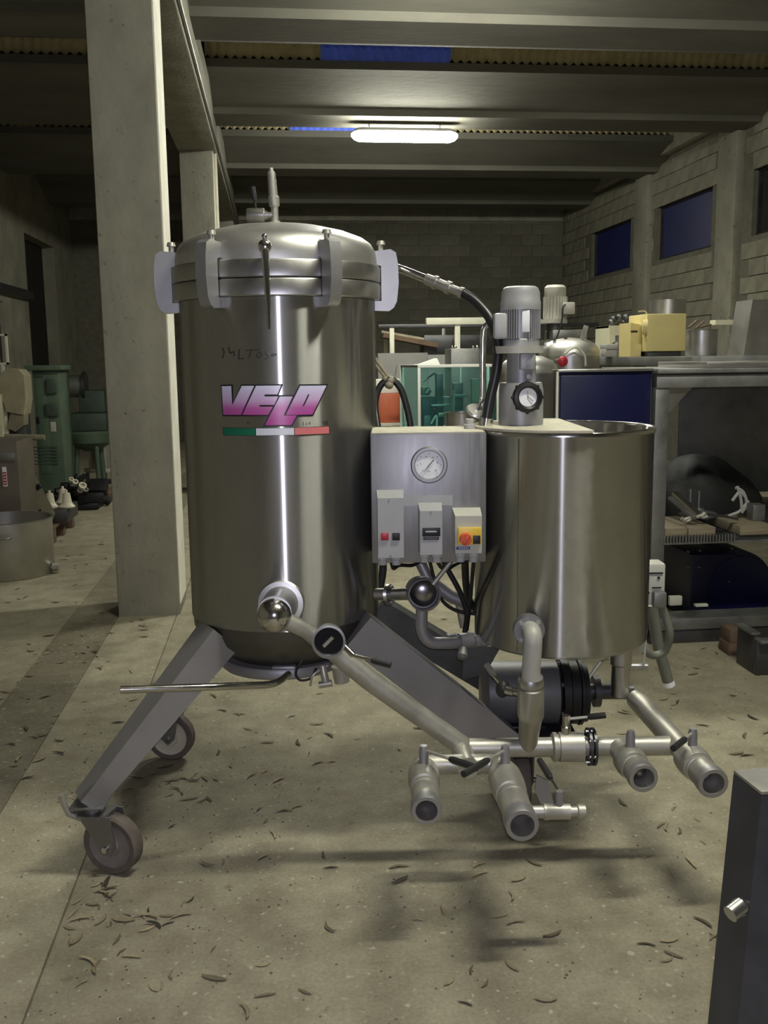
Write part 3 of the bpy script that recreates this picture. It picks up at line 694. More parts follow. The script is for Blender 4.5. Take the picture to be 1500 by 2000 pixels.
# ball valves that point at the viewer
def ball_valve(p0, p1, r, rb, lever_to=None, grip_from=.5, stem_h=.05, stem_at=.3):
    p0, p1 = Vector(p0), Vector(p1); L_ = (p1 - p0).length; d_ = (p1 - p0).normalized()
    at = lambda t, k: (p0 + d_ * L_ * t, r * k)
    pr = [at(0, .78), at(.10, .80), at(.13, .98), at(.20, 1.10), at(.36, 1.13), at(.47, 1.08), at(.52, 1.0), at(.525, .88), at(.585, .88), at(.59, 1.0), at(.615, 1.0), at(.62, .95), at(.84, .95), at(.845, 1.0), (p1, r), (p1, rb), (p1 - d_ * L_ * .35, rb * .92)]
    v_ = MB().rings(pr, 32).go('ball_valve', 'dusty_steel', mach, sharp=28)
    MB()._lathe2([(rb, .0), (rb * 1.0, .003), (r * .97, .003), (r * 1.02, -.002), (r * 1.02, -L_ * .12)], p1, d_, 32, False).go('outlet_ring', 'clamp_steel', v_)
    MB().ball(p1 - d_ * L_ * .36, rb * .9, 20, 12).go('valve_ball', 'bore_steel', v_)
    s_ = p0 + d_ * L_ * stem_at + up * r
    MB().rings([(s_ - up * .01, .015), (s_ + up * .012, .013), (s_ + up * stem_h * .7, .013), (s_ + up * stem_h, .010)], 14).go('valve_stem', 'leg_steel', v_)
    if lever_to is not None:
        a_ = s_ + up * stem_h * .75; e_ = Vector(lever_to)
        MB().tube([a_, a_.lerp(e_, grip_from + .03)], .005, 8).go('lever', 'dusty_steel', v_)
        MB().tube([a_.lerp(e_, grip_from), a_.lerp(e_, grip_from + .06), e_], [.007, .0095, .009], 12).go('grip', 'grip', v_)
    return v_
v1a, v1b = PVz(826, 1492, MZ), PVz(833, 1583, MZ)
v2a, v2b = PVz(978, 1497, MZ), PVz(1020, 1612, MZ)
MB().tube(bend([mL + Vector((.0, .005, 0)), PVz(910, 1486, MZ), PVz(915, 1500, MZ)], .05), [.030] * 9, 20).go('manifold_elbow', 'dusty_steel', mach)
yc = PVz(915, 1492, MZ).y
MB().tube(bend([v1a + Vector((0, -.05, 0)), Vector((v1a.x, yc, MZ)), Vector((v2a.x, yc, MZ)), v2a + Vector((0, -.05, 0))], .075), .0275, 20).go('cross_pipe', 'dusty_steel', mach)
ball_valve(v1a, v1b, .038, .0280, PVz(932, 1500, MZ + .077), .5, .052)
ball_valve(v2a, v2b, .041, .0300, PVz(905, 1512, MZ + .080), .42, .052, .22)
d0 = PVz(1030, 1586, MZ); d1 = d0 + Vector((.145, .0, 0))
b = MB().rings([(d0, .016), (d0.lerp(d1, .28), .016), (d0.lerp(d1, .28), .021), (d0.lerp(d1, .34), .021), (d0.lerp(d1, .36), .0195), (d0.lerp(d1, .74), .0195), (d0.lerp(d1, .75), .013), (d0.lerp(d1, .86), .013), (d0.lerp(d1, .88), .018), (d1, .017)], 20)
dv = b.go('sample_tap', 'dusty_steel', mach)
ds = d0.lerp(d1, .55) + up * .015; MB().cyl(ds, ds + up * .04, .0095, n=12).go('tap_stem', 'leg_steel', dv)
dl = PV(1054, 1485, 2.45); MB().tube([ds + up * .035, (ds + up * .035).lerp(dl, .45)], .0035, 8).go('lever', 'polished_steel', dv)
MB().tube([(ds + up * .035).lerp(dl, .42), (ds + up * .035).lerp(dl, .5), dl], [.006, .009, .0085], 10).go('grip', 'grip', dv)
# right-hand pair
r2b = PVz(1257, 1520, MZ); r2a = Vector((r2b.x - .012, my - .01, MZ)); r2a = PVz(1212, 1463, MZ)
MB().tube([r2a + (r2a - r2b).normalized() * -.0, r2a.lerp(r2b, .5)], .034, 20).go('outlet_pipe', 'dusty_steel', mach)
ball_valve(r2a.lerp(r2b, .18), r2b, .040, .0290, None, .5, .05, .30)
rpa = PVz(1243, 1366, MZ + .01); rpb = PVz(1393, 1530, MZ)
MB().tube([rpa, rpa.lerp(rpb, .75)], .033, 24).go('return_pipe', 'dusty_steel', mach)
ball_valve(rpa.lerp(rpb, .66), rpb, .0415, .0300, PVz(1315, 1462, MZ + .080), .40, .052, .30)
# ---- tank two nozzle down to the manifold
f0 = PV(1033, 1230, 2.715); f1 = PV(1036, 1222, 2.655)
b = MB().cyl(f0 + Vector((0, .02, 0)), f0 + Vector((0, -.012, 0)), pxr(31, 2.72), n=32)
fl_ = b.go('nozzle_flange', 'panel_steel', mach)
for k in range(4):
    a = k * math.pi / 2 + .8; c_ = f0 + Vector((math.cos(a) * .035, -.011, math.sin(a) * .035)); MB().cyl(c_, c_ + Vector((0, -.008, 0)), .0055, n=8).go('flange_bolt', 'dusty_steel', fl_)
dx = Vector((PV(1040, 1300, 2.63).x, my + .0, 0))
pz = lambda y: PV(1040, y, my).z
dn = lambda y, dy=0: Vector((dx.x, my + dy, pz(y)))
yo = min(my, 2.655) - my
top_ = Vector((dx.x, my + yo, f0.z))
MB().tube(bend([f0 + Vector((0, .01, 0)), Vector((f0.x + .004, my + yo, f0.z + .008)), dn(1300, yo), dn(1316, yo)], .06, 10), .0265, 24).go('elbow_pipe', 'motor_pale', mach)
b = MB().rings([(dn(1310, yo), .034), (dn(1316, yo), .0365), (dn(1324, yo), .0365), (dn(1327, yo), .034), (dn(1330, yo), .0385), (dn(1385, yo), .038), (dn(1392, yo), .033), (dn(1440, yo * .3), .0285), (dn(1462, 0), .0265)], 28)
vv_ = b.go('down_valve', 'satin_steel', mach)
kb = PV(983, 1346, my - .02); ka = dn(1345, yo)
MB().rings([(ka, .011), (ka.lerp(kb, .62), .011), (ka.lerp(kb, .64), .0135), (ka.lerp(kb, .95), .0135)], 14).go('valve_stem', 'polished_steel', vv_)
MB().ball(kb + Vector((.0, .01, 0)), .025, 20, 12, (.8, 1, 1)).go('knob', 'grip', vv_)
k2, k3, k4 = PV(977, 1335, my - .01), PV(965, 1320, my - .01), PV(950, 1298, my - .01)
MB().tube([k2, k3], .006, 8).go('lever', 'polished_steel', vv_); MB().tube([k3, k3.lerp(k4, .2), k4], [.007, .010, .010], 10).go('grip', 'dull_steel', vv_)
# ---- pump between the legs
pc = PV(1010, 1352, 3.12); px_ = lambda p: PV(p, 1352, 3.12).x
pm = MB().lathe([(.06, -.02), (.10, 0), (.104, .03), (.104, px_(1085) - px_(950)), (.09, px_(1090) - px_(950))], (px_(950), pc.y, pc.z), (1, 0, 0), 36).go('pump_motor', 'pump_grey', mach)
b = MB()
for a0, a1, r_ in ((1092, 1106, .112), (1108, 1124, .106), (1126, 1132, .110), (1134, 1142, .100)):
    b.cyl((px_(a0), pc.y, pc.z), (px_(a1), pc.y, pc.z), r_, n=40)
b.go('pump_casing', 'black_iron', mach)
for k in range(6):
    a = k * math.pi / 3 + .5; c_ = Vector((px_(1088), pc.y + .095 * math.cos(a), pc.z + .095 * math.sin(a))); MB().cyl(c_, c_ + Vector((.02, 0, 0)), .008, n=6).go('pump_bolt', 'dark_steel', mach)
b = MB().rings([((px_(1140), pc.y, pc.z), .026), ((px_(1158), pc.y, pc.z), .026), ((px_(1158), pc.y, pc.z), .052), ((px_(1170), pc.y, pc.z), .052), ((px_(1170), pc.y, pc.z), .027), ((rpa.x, pc.y, pc.z), .027)], 24); b.go('suction_pipe', 'dark_steel', mach)
MB().box((px_(960), pc.y - .09, .285), (px_(1060), pc.y + .09, pc.z - .085), .006).go('pump_foot', 'black_iron', mach)
MB().box((px_(975), pc.y - .17, pc.z - .16), (px_(1030), pc.y - .09, pc.z - .09), .006).go('pump_terminal_box', 'black_iron', mach)
so = PV(1212, 1300, 3.08)
b = MB().rings([((so.x, so.y, .63), .036), ((so.x, so.y, .50), .036), ((so.x, so.y, .495), .030), ((so.x, so.y, pc.z), .030)], 24); b.go('tank_outlet', 'satin_steel', mach)
MB().tube([PV(1150, 1325, 3.3), PV(1175, 1290, 3.3), PV(1192, 1285, 3.2)], .007, 8).go('tap_handle', 'dusty_steel', mach)
MB().rings([(PV(1232, 1302, 3.12), .011), (PV(1252, 1302, 3.12), .011), (PV(1252, 1302, 3.12), .014), (PV(1264, 1303, 3.12), .014)], 12).go('drain_cock', 'satin_steel', mach)
# ---- mixing tank
t2 = MB()._lathe2([(.001, .628), (.255, .628), (R2, .640), (R2, 1.268), (R2 + .006, 1.274), (R2 + .006, 1.284), (R2 - .001, 1.288), (R2 - .008, 1.282), (R2 - .008, .665), (.001, .665)], (T2.x, T2.y, 0), (0, 0, 1), 96, False).go('mixing_tank', 'tank_steel', mach, sharp=50)
MB()._lathe2([(R2 - .006, 1.280), (R2 - .002, 1.2895), (R2 + .004, 1.2895), (R2 + .0075, 1.284), (R2 + .0075, 1.276)], (T2.x, T2.y, 0), (0, 0, 1), 96, False).go('rim', 'polished_steel', t2, sharp=80)
seam = MB().cyl(az(T2, R2 + .0005, R(-38), .64), az(T2, R2 + .0005, R(-38), 1.27), .002, n=6).go('weld_seam', 'polished_steel', t2)
cv = []; ch = .035
for k in range(41):
    a = R(-180) + R(180) * k / 40 - .0; cv.append((math.sin(a) * (R2 + .013), -math.cos(a) * (R2 + .013)))
poly = [(x if x < ch else ch, y) for x, y in cv] ; poly = [(min(x, ch), y) for x, y in cv]
a0 = math.acos(ch / (R2 + .013)); poly = [((R2 + .013) * math.cos(t), (R2 + .013) * math.sin(t)) for t in [a0 + (2 * math.pi - 2 * a0) * k / 48 for k in range(49)]]
MB().prism(poly, (T2.x, T2.y, 1.292), (1, 0, 0), (0, 1, 0), (0, 0, 1), .007).go('tank_cover', 'dust', mach)
# ---- mixer drive standing on the cover
mxy = Vector((PV(1017, 830, 2.98).x, 2.98, 0)); zp = lambda y: PV(1016, y, 2.98).z
col = lambda y0, y1, r0, r1=None, n=36: MB().cyl((mxy.x, mxy.y, zp(y0)), (mxy.x, mxy.y, zp(y1)), r0, r1, n)
mot = MB().rings([((mxy.x, mxy.y, 1.296), .0675), ((mxy.x, mxy.y, zp(760)), .0675), ((mxy.x, mxy.y, zp(752)), .064), ((mxy.x, mxy.y, zp(747)), .062)], 40).go('gearbox', 'motor_grey', mach)
MB().rings([((mxy.x, mxy.y, zp(749)), .045), ((mxy.x, mxy.y, zp(690)), .043), ((mxy.x, mxy.y, zp(688)), .05)], 32).go('gearbox_neck', 'motor_grey', mot)
MB().box((mxy.x - .012, mxy.y - .062, zp(722)), (mxy.x + .034, mxy.y - .03, zp(690)), .004).go('cover_plate', 'motor_grey', mot)
for k in (708, 735): MB().cyl((mxy.x + .012, mxy.y - .068, zp(k)), (mxy.x + .012, mxy.y - .03, zp(k)), .007, n=10).go('plug_screw', 'dull_steel', mot)
MB().cyl((mxy.x - .01, mxy.y, zp(690)), (mxy.x - .01, mxy.y, zp(676)), .076, n=40).go('drive_flange', 'motor_pale', mach)
mo = MB().rings([((mxy.x - .004, mxy.y, zp(678)), .058), ((mxy.x - .004, mxy.y, zp(664)), .056), ((mxy.x - .004, mxy.y, zp(660)), .049), ((mxy.x - .004, mxy.y, zp(604)), .049)], 36).go('mixer_motor', 'motor_grey', mach)
MB().rings([((mxy.x - .004, mxy.y, zp(606)), .0605), ((mxy.x - .004, mxy.y, zp(590)), .0605), ((mxy.x - .004, mxy.y, zp(588)), .0585), ((mxy.x - .004, mxy.y, zp(572)), .0575), ((mxy.x - .004, mxy.y, zp(563)), .052), ((mxy.x - .004, mxy.y, zp(560)), .044)], 40).go('fan_cover', 'motor_grey', mo)
for k in range(28):
    a = R(-100 + k * 200 / 27.0); d_ = Vector((math.sin(a), -math.cos(a), 0)); t_ = Vector((math.cos(a), math.sin(a), 0)); c_ = Vector((mxy.x - .004, mxy.y, 0))
    if abs(math.degrees(a) - 2) < 11: continue
    MB().box((-.0016, -.0075, zp(662)), (.0016, .0075, zp(606)), 0, Matrix.Rotation(a, 3, 'Z')).go('fin', 'motor_grey', mo) if False else None
    q_ = MB(); p0_ = c_ + d_ * .053
    q_.prism([(-.0016, -.007), (.0016, -.007), (.0016, .007), (-.0016, .007)], Vector((p0_.x, p0_.y, (zp(662) + zp(606)) / 2)), t_, d_, (0, 0, 1), zp(606) - zp(662)); q_.go('cooling_fin', 'motor_grey', mo)
MB().box((mxy.x - .008, mxy.y - .058, zp(650)), (mxy.x + .016, mxy.y - .045, zp(607)), .003).go('nameplate', 'white_face', mo)
MB().box((mxy.x - .088, mxy.y - .045, zp(662)), (mxy.x - .048, mxy.y + .045, zp(612)), .008).go('terminal_box', 'plastic_grey', mo)
hc = PV(1030, 776, 2.90); hd = Vector((.16, -1, .04)).normalized()
hw = MB()._lathe2([(.018, -.035), (.022, -.03), (.030, -.016), (.043, -.012), (.046, .0), (.043, .013), (.034, .016), (.029, .012), (.028, .004), (.001, .004)], hc, hd, 30, True).go('dial_handwheel', 'black_iron', mach)
hx, hy, _ = frame(hd)
for k in range(8):
    a = k * math.pi / 4; c_ = hc + (hx * math.cos(a) + hy * math.sin(a)) * .044; MB().ball(c_, .0062, 10, 8).go('hand_lobe', 'black_iron', hw)
MB()._lathe2([(.001, .006), (.0275, .006)], hc, hd, 28, False).go('dial', 'white_face', hw)
b = MB().tube([hc + hd * .008 + Vector((-.002, 0, .002)), hc + hd * .008 + Vector((.015, 0, -.012))], .0011, 6); b.tube([hc + hd * .008, hc + hd * .008 + Vector((-.002, 0, .02))], .0006, 6); b.go('dial_needle', 'print_black', hw)
# ---- hose from the lid to the tank, pipes on the tank top
h = [PV(752, 516, 3.17), PV(790, 528, 3.14), PV(832, 545, 3.10)]
hp = MB().tube(h, .0125, 14).go('lid_pipe', 'polished_steel', mach)
d_ = (h[2] - h[1]).normalized(); e_ = PV(905, 573, 3.04); b = MB()
for t0, t1, r_ in ((.0, .22, .017), (.22, .30, .021), (.30, .55, .016), (.55, .66, .020), (.66, .9, .013), (.9, 1.0, .0165)):
    a_ = h[2].lerp(e_, t0); c_ = h[2].lerp(e_, t1); b.cyl(a_, c_, r_, n=12)
b.go('pipe_fitting', 'satin_steel', mach)
hs = spline([e_, PV(930, 590, 3.02), PV(957, 622, 2.99), PV(972, 668, 2.97), PV(970, 720, 2.96), PV(957, 780, 2.955), PV(948, 832, 2.95)], 8)
ho = MB().tube(hs, .0155, 14).go('hose', 'black_hose', mach)
q_ = PV(948, 831, 2.95); MB().cyl(Vector((q_.x, q_.y, 1.295)), Vector((q_.x + .004, q_.y, 1.318)), .021, n=16).go('hose_clip', 'polished_steel', ho)
vp = bend([Vector((PV(941, 800, 3.10).x, 3.10, 1.29)), PV(943, 660, 3.10), PV(946, 634, 3.10), PV(985, 628, 3.10)], .07)
MB().tube(vp, .0105, 12).go('vent_pipe', 'polished_steel', mach)
q_ = PV(931, 803, 2.99); b = MB().lathe([(.001, -.006), (.030, -.006), (.034, 0), (.030, .006), (.001, .006)], q_, (.25, -.55, .8), 24); b.go('clamp_cap', 'lid_steel', mach)
b = MB().tube([q_ + Vector((0, 0, .0)), q_ + Vector((.012, -.004, .03))], .006, 8); b.ball(q_ + Vector((.014, -.004, .034)), .009, 10, 8); b.tube([q_ + Vector((-.012, -.01, -.02)), PV(925, 822, 2.97)], .007, 8); b.go('cap_screw', 'satin_steel', mach)
q_ = PV(917, 836, 2.92); MB().rings([((q_.x, q_.y, 1.285), .017), ((q_.x, q_.y, 1.302), .016), ((q_.x, q_.y, 1.303), .0125), ((q_.x, q_.y, 1.318), .012)], 16).go('cable_gland', 'plastic_grey', mach)
# ---- control panel
PX0_, PX1_ = -.037, .298
pn = MB().box((PX0_, 2.80, .905), (PX1_, 3.05, 1.286), .004).go('control_panel', 'panel_steel', mach)
MB().box((PX0_ + .004, 2.806, 1.2855), (PX1_ - .004, 3.046, 1.2885), .001).go('dust_layer', 'dust', pn)
MB().box((.045, 2.7990, 1.075), (.20, 2.8005, 1.105), .0).go('worn_patch', 'plastic_grey', pn)
gc = PV(838, 908, 2.80)
g = MB()._lathe2([(.0535, -.02), (.0535, .004), (.050, .010), (.043, .010), (.0415, .006), (.0405, .003), (.001, .003)], gc, (0, -1, 0), 48, True).go('pressure_gauge', 'panel_steel', mach)
MB()._lathe2([(.001, .004), (.0405, .004)], gc, (0, -1, 0), 40, False).go('dial', 'white_face', g)
gy = gc.y - .0062
for k in range(13):
    a = R(-45 + 270 * k / 12) ; d_ = Vector((-math.cos(a), 0, math.sin(a)));
    r0 = .0345 if k % 2 else .031
    c_ = Vector((gc.x, gy, gc.z)); MB().tube([c_ + d_ * r0, c_ + d_ * .0365], .0003 if k % 2 else .0006, 4).go('dial_tick', 'print_black', g)
c_ = Vector((gc.x, gy - .0015, gc.z)); MB().tube([c_ + Vector((-.0165, 0, -.0205)), c_ + Vector((.0, 0, .0)), c_ + Vector((.0135, 0, .015))], [.0007, .0014, .0012], 6).go('dial_needle', 'print_black', g)
def flat_text(s, c, size, m, par, nm='lettering'):
    v, f = text_geo(s, size); b_ = MB(); b_.add([(c[0] + p[0], c[1], c[2] + p[1]) for p in v], f)
    if v: b_.go(nm, m, par)
for s_, a in (('0', 222), ('2', 170), ('4', 110), ('6', 62), ('8', 15), ('10', -42)):
    a = R(a); flat_text(s_, (gc.x + .025 * math.cos(a), gy, gc.z + .025 * math.sin(a)), .0085, 'print_black', g)
flat_text('bar', (gc.x, gy, gc.z - .018), .007, 'print_black', g)
def switch_box(x0, x1, z0, z1, d, m, tap=.0):
    b_ = MB(); y0 = 2.80 - d
    b_.add([(x0, 2.80, z0), (x1, 2.80, z0), (x1, 2.80, z1), (x0, 2.80, z1), (x0 + .003, y0, z0 + .004), (x1 - .003, y0, z0 + .004), (x1 - .003, y0, z1 - .012), (x0 + .003, y0, z1 - .012)],
           [(0, 1, 2, 3), (4, 5, 6, 7), (0, 1, 5, 4), (1, 2, 6, 5), (2, 3, 7, 6), (3, 0, 4, 7)])
    return b_.go('switch_box', m, mach), y0
def bx(px0, py0, px1, py1, y): a_, c_ = PV(px0, py0, y), PV(px1, py1, y); return a_.x, c_.x, c_.z, a_.z
def rect(px0, py0, px1, py1, y, nm, m, par, th=.004):
    x0, x1, z0, z1 = bx(px0, py0, px1, py1, y); return MB().box((x0, y - th, z0), (x1, y + .002, z1), .0008).go(nm, m, par)
def screw(px, py, y, par, r=.003): p = PV(px, py, y); MB().cyl(p + Vector((0, -.0015, 0)), p + Vector((0, .003, 0)), r, n=8).go('screw', 'dull_steel', par)
def gland(px, py, y, par): p = PV(px, py, y); MB().rings([((p.x, p.y, p.z + .015), .016), ((p.x, p.y, p.z), .016), ((p.x, p.y, p.z - .002), .013), ((p.x, p.y, p.z - .016), .0125)], 14).go('cable_gland', 'plastic_grey', par)
y = 2.715; x0, x1, z0, z1 = bx(735, 965, 791, 1092, y); s1, y0 = switch_box(x0, x1, z0, z1, .085, 'plastic_grey')
rect(744, 1041, 759, 1055, y0, 'stop_button', 'red_plastic', s1); rect(766, 1041, 781, 1055, y0, 'start_button', 'print_black', s1); screw(760, 977, y0, s1); screw(763, 1086, y0, s1)
gland(747, 1092, y + .03, s1); gland(774, 1092, y + .03, s1)
y = 2.72; x0, x1, z0, z1 = bx(818, 990, 866, 1086, y); s2, y0 = switch_box(x0, x1, z0, z1, .08, 'plastic_grey')
rect(825, 1031, 860, 1047, y0, 'display', 'print_black', s2); rect(827, 1049, 857, 1054, y0, 'label_strip', 'print_black', s2, .002); screw(842, 1000, y0, s2); rect(831, 1037, 853, 1040, y0 - .004, 'display_mark', 'plastic_grey', s2, .001)
for k in range(7): rect(830 + k * 3.7, 1050.5, 832 + k * 3.7, 1052.8, y0 - .002, 'label_mark', 'plastic_grey', s2, .0006)
gland(829, 1087, y + .03, s2); gland(853, 1087, y + .03, s2)
y = 2.72; x0, x1, z0, z1 = bx(887, 1000, 943, 1083, y); s3, y0 = switch_box(x0, x1, z0, z1, .08, 'plastic_cream')
rect(894, 1030, 939, 1062, y0, 'switch_plate', 'yellow_plastic', s3, .012); rect(924, 1046, 938, 1062, y0 - .012, 'switch_label', 'print_black', s3, .003)
kc = PV(909, 1052, y0 - .012)
MB().cyl(kc, kc + Vector((0, -.022, 0)), .0175, .016, n=24).go('rotary_knob', 'orange_red', s3)
MB().box(kc + Vector((-.004, -.030, -.015)), kc + Vector((.004, -.020, .018)), .002, Matrix.Rotation(.5, 3, 'Y')).go('knob_grip', 'orange_red', s3)
rect(891, 1068, 918, 1073, y0, 'label_strip', 'print_blue', s3, .002)
for k in range(6): rect(896 + k * 3.4, 1069.3, 898 + k * 3.4, 1071.8, y0 - .002, 'label_mark', 'white_face', s3, .0006)
screw(915, 1008, y0 + .02, s3, .004); gland(899, 1086, y + .03, s3); gland(925, 1086, y + .03, s3)
# ---- pipes and cables under the panel
bc = PV(827, 1160, 2.86); bd = Vector((.10, -1, .10)).normalized()
sg2 = MB()._lathe2([(.030, -.09), (.046, -.08), (.049, -.03), (.050, .025), (.047, .028), (.0445, .025), (.0435, -.01)], bc, bd, 40, True).go('sight_glass', 'leg_steel', mach)
MB().ball(bc - bd * .012, .0425, 28, 16, (1, .45, 1)).go('glass_dome', 'bore_steel', sg2)
b = MB().rings([(PV(735, 1161, 2.95), .0195), (PV(757, 1161, 2.94), .0195), (PV(757, 1161, 2.94), .032), (PV(763, 1161, 2.94), .032), (PV(763, 1161, 2.94), .019), (PV(800, 1160, 2.90), .019)], 24); b.go('side_pipe', 'satin_steel', mach)
for k in range(5):
    a = k * math.pi * .4 + .4; c_ = PV(755, 1161, 2.945) + Vector((0, .026 * math.cos(a), .026 * math.sin(a))); MB().cyl(c_, c_ + Vector((.018, 0, 0)), .004, n=6).go('flange_bolt', 'dusty_steel', mach)
dp = bend([PV(824, 1185, 2.88), PV(823, 1232, 2.88), PV(838, 1256, 2.88), PV(880, 1256, 2.90), PV(905, 1254, 2.92)], .05)
MB().tube(dp, .0185, 18).go('drop_pipe', 'leg_steel', mach)
b = MB()
for a0, a1, r_ in ((872, 892, .0235), (892, 896, .021), (896, 925, .025), (925, 950, .020)): b.cyl(PV(a0, 1253, 2.91), PV(a1, 1250, 2.93), r_, n=18)
b.go('pipe_union', 'leg_steel', mach)
MB().rings([(PV(905, 1265, 2.88), .012), (PV(903, 1280, 2.86), .017), (PV(902, 1287, 2.86), .014)], 12).go('union_knob', 'dull_steel', mach)
MB().prism([(0, 0), (.12, 0), (.07, -.09), (.0, -.11)], PV(905, 1262, 3.02), (1, 0, 0), (0, 0, 1), (0, 1, 0), .02).go('gusset', 'dark_steel', mach)
MB().tube([PV(812, 1080, 3.12), PV(850, 1160, 3.10)], .018, 16).go('cross_tube', 'leg_steel', mach)
MB().tube([PV(846, 1140, 3.14), PV(880, 1165, 3.14), PV(945, 1190, 3.14)], .021, 16).go('cross_tube', 'leg_steel', mach)
MB().tube([PV(845, 1142, 2.84), PV(880, 1098, 2.86), PV(905, 1062, 2.88)], .0075, 10).go('valve_handle', 'dusty_steel', mach)
MB().tube([PV(895, 1170, 3.2), PV(906, 1225, 3.2)], .014, 12).go('cross_tube', 'dusty_steel', mach)
for pts, r_ in (([(765, 1100, 2.80), (769, 1110, 2.82), (780, 1104, 2.86), (805, 1104, 2.95), (822, 1095, 3.0)], .006), ([(853, 1095, 2.78), (862, 1108, 2.86), (873, 1112, 2.95), (890, 1102, 3.0), (912, 1092, 3.05)], .006),
                ([(860, 1085, 3.05), (876, 1115, 3.05), (900, 1160, 3.05), (912, 1200, 3.05), (908, 1235, 3.05)], .009), ([(908, 1095, 2.80), (910, 1140, 2.9), (915, 1170, 3.0), (930, 1190, 3.05)], .011),
                ([(838, 1090, 3.1), (848, 1130, 3.1), (862, 1170, 3.1), (890, 1192, 3.1), (935, 1200, 3.1)], .006), ([(925, 1100, 2.78), (922, 1130, 2.85), (918, 1180, 2.95), (912, 1230, 3.0)], .006)):
    MB().tube(spline([PV(*p) for p in pts]), r_, 10).go('cable', 'black_rubber', mach)
MB().tube(spline([PV(745, 1070, 3.28), PV(748, 1110, 3.28), PV(742, 1150, 3.28)]), .014, 10).go('cable', 'black_rubber', mach)
# ---- socket box and drain pipe behind the mixing tank
s4p = PV(1279, 1142, 3.22); hw_, hh_ = .038, .072
s4 = MB().box((s4p.x - .055, s4p.y, s4p.z - hh_), (s4p.x + .036, s4p.y + .08, s4p.z + hh_), .008).go('socket_box', 'plastic_cream', mach)
MB().box((s4p.x - .028, s4p.y - .003, s4p.z + .038), (s4p.x + .026, s4p.y + .001, s4p.z + .043)).go('slot', 'print_black', s4)
MB().box((s4p.x - .010, s4p.y - .003, s4p.z - .012), (s4p.x + .022, s4p.y + .001, s4p.z - .008)).go('slot', 'print_black', s4)
for q1, q2 in ((-.024, .024), (.012, .024), (-.022, -.028)): MB().cyl((s4p.x + q1, s4p.y + .001, s4p.z + q2), (s4p.x + q1, s4p.y - .003, s4p.z + q2), .005, n=8).go('slot', 'print_black', s4)
MB().box((s4p.x - .01, s4p.y - .03, s4p.z - .075), (s4p.x + .035, s4p.y + .03, s4p.z - .02), .008).go('plug', 'dull_steel', s4)
MB().beam((s4p.x - .05, s4p.y + .05, s4p.z - .02), (T2.x + .2, T2.y + .15, s4p.z - .02), .03, .05).go('box_bracket', 'dark_steel', mach)
MB().tube(spline([PV(1287, 1172, 3.22), PV(1300, 1205, 3.22), PV(1308, 1240, 3.22), PV(1298, 1272, 3.24), PV(1275, 1280, 3.24), PV(1255, 1268, 3.22)]), .0135, 14).go('conduit', 'green_hose', mach)
gp = [PV(1272, 1180, 3.40), PV(1285, 1260, 3.42), PV(1306, 1335, 3.44)]
dpz = MB().tube(gp, .021, 16).go('drain_pipe', 'green_hose', mach)
MB()._lathe2([(.0215, -.012), (.0225, 0), (.0225, .008), (.017, .009), (.016, -.03), (.001, -.03)], gp[2], (gp[2] - gp[1]).normalized(), 20, False).go('pipe_lip', 'white_face', dpz)
MB().tube([PV(1263, 1230, 3.1), PV(1257, 1300, 3.1)], .004, 8).go('cable', 'plastic_grey', mach)

# ================================================================== right side: steel rack and what it carries
def cyl_z(c, r, z0, z1, r1=None, n=32): return MB().cyl((c[0], c[1], z0), (c[0], c[1], z1), r, r1, n)
YR = 4.80
XP = PW(1287, 900, Y=YR).x; DECK = 1.492
rack = thing('steel_rack', 'grey steel two-level rack with a plate deck beside the blue cabinet', 'rack', (XP, YR, 0))
XE = XP + 2.3; YE = 7.6
for x in (XP, XE):
    for y in (YR, 6.15):
        MB().box((x - .040, y - .03, 0), (x + .032, y + .03, 1.40), .003).go('post', 'dull_steel', rack)
MB().box((XP - .04, YR - .04, 1.335), (XE, YR + .03, 1.40), .003).go('front_beam', 'dull_steel', rack)
MB().box((XP - .04, 6.12, 1.335), (XE, 6.2, 1.40), .003).go('rear_beam', 'dull_steel', rack)
MB().box((XP - .04, YR - .05, .0), (XP + .98, YR + .05, .075), .003).go('base_rail', 'dark_steel', rack)
MB().box((XP - .04, YR - .06, .075), (XP + .95, YR + .10, .135), .003).go('base_plate', 'dull_steel', rack)
MB().prism([(0, 0), (.13, 0), (0, -.14)], (XP + .032, YR + .0, 1.335), (1, 0, 0), (0, 0, 1), (0, 1, 0), .012).go('gusset', 'satin_steel', rack)
xd0 = PW(1150, 700, Y=5.2).x
MB().box((XP - .045, YR - .06, 1.408), (XE, 5.6, 1.432), .002).go('deck_plate', 'dull_steel', rack)
MB().box((XP + .22, YR - .04, 1.434), (XE, 5.4, 1.462), .002).go('deck_plate', 'satin_steel', rack)
XD = PW(1172, 700, Y=6.95).x
MB().box((XD, 5.25, 1.434), (XE, YE, DECK - .002), .002).go('deck_plate', 'dull_steel', rack)
for y in (6.3, 7.4):
    for x in (XD + .05, XE - .05): MB().box((x - .03, y - .03, 0), (x + .03, y + .03, 1.434), .002).go('post', 'dull_steel', rack)
sp0, sp1 = PW(1330, 745, Y=6.05), PW(1530, 1010, Y=6.05)
MB().box((sp0.x, 6.05, .60), (sp1.x + .2, 6.07, 1.335), .002).go('back_panel', 'dull_steel', rack)
LZ = PW(1330, 1042, Y=YR).z
MB().box((XP, YR - .02, LZ - .055), (XE, YR + .02, LZ - .045), .001).go('lower_rail', 'dull_steel', rack)
MB().box((XP, YR, LZ - .05), (XE, 6.1, LZ - .02), .002).go('lower_deck', 'dark_steel', rack)
for k in range(34):
    x = XP + .01 + k * .0165 + (.22 if k > 24 else 0); MB().box((x, YR - .035, LZ - .045), (x + .007, YR - .02, LZ - .005)).go('grating_bar', 'dull_steel', rack)
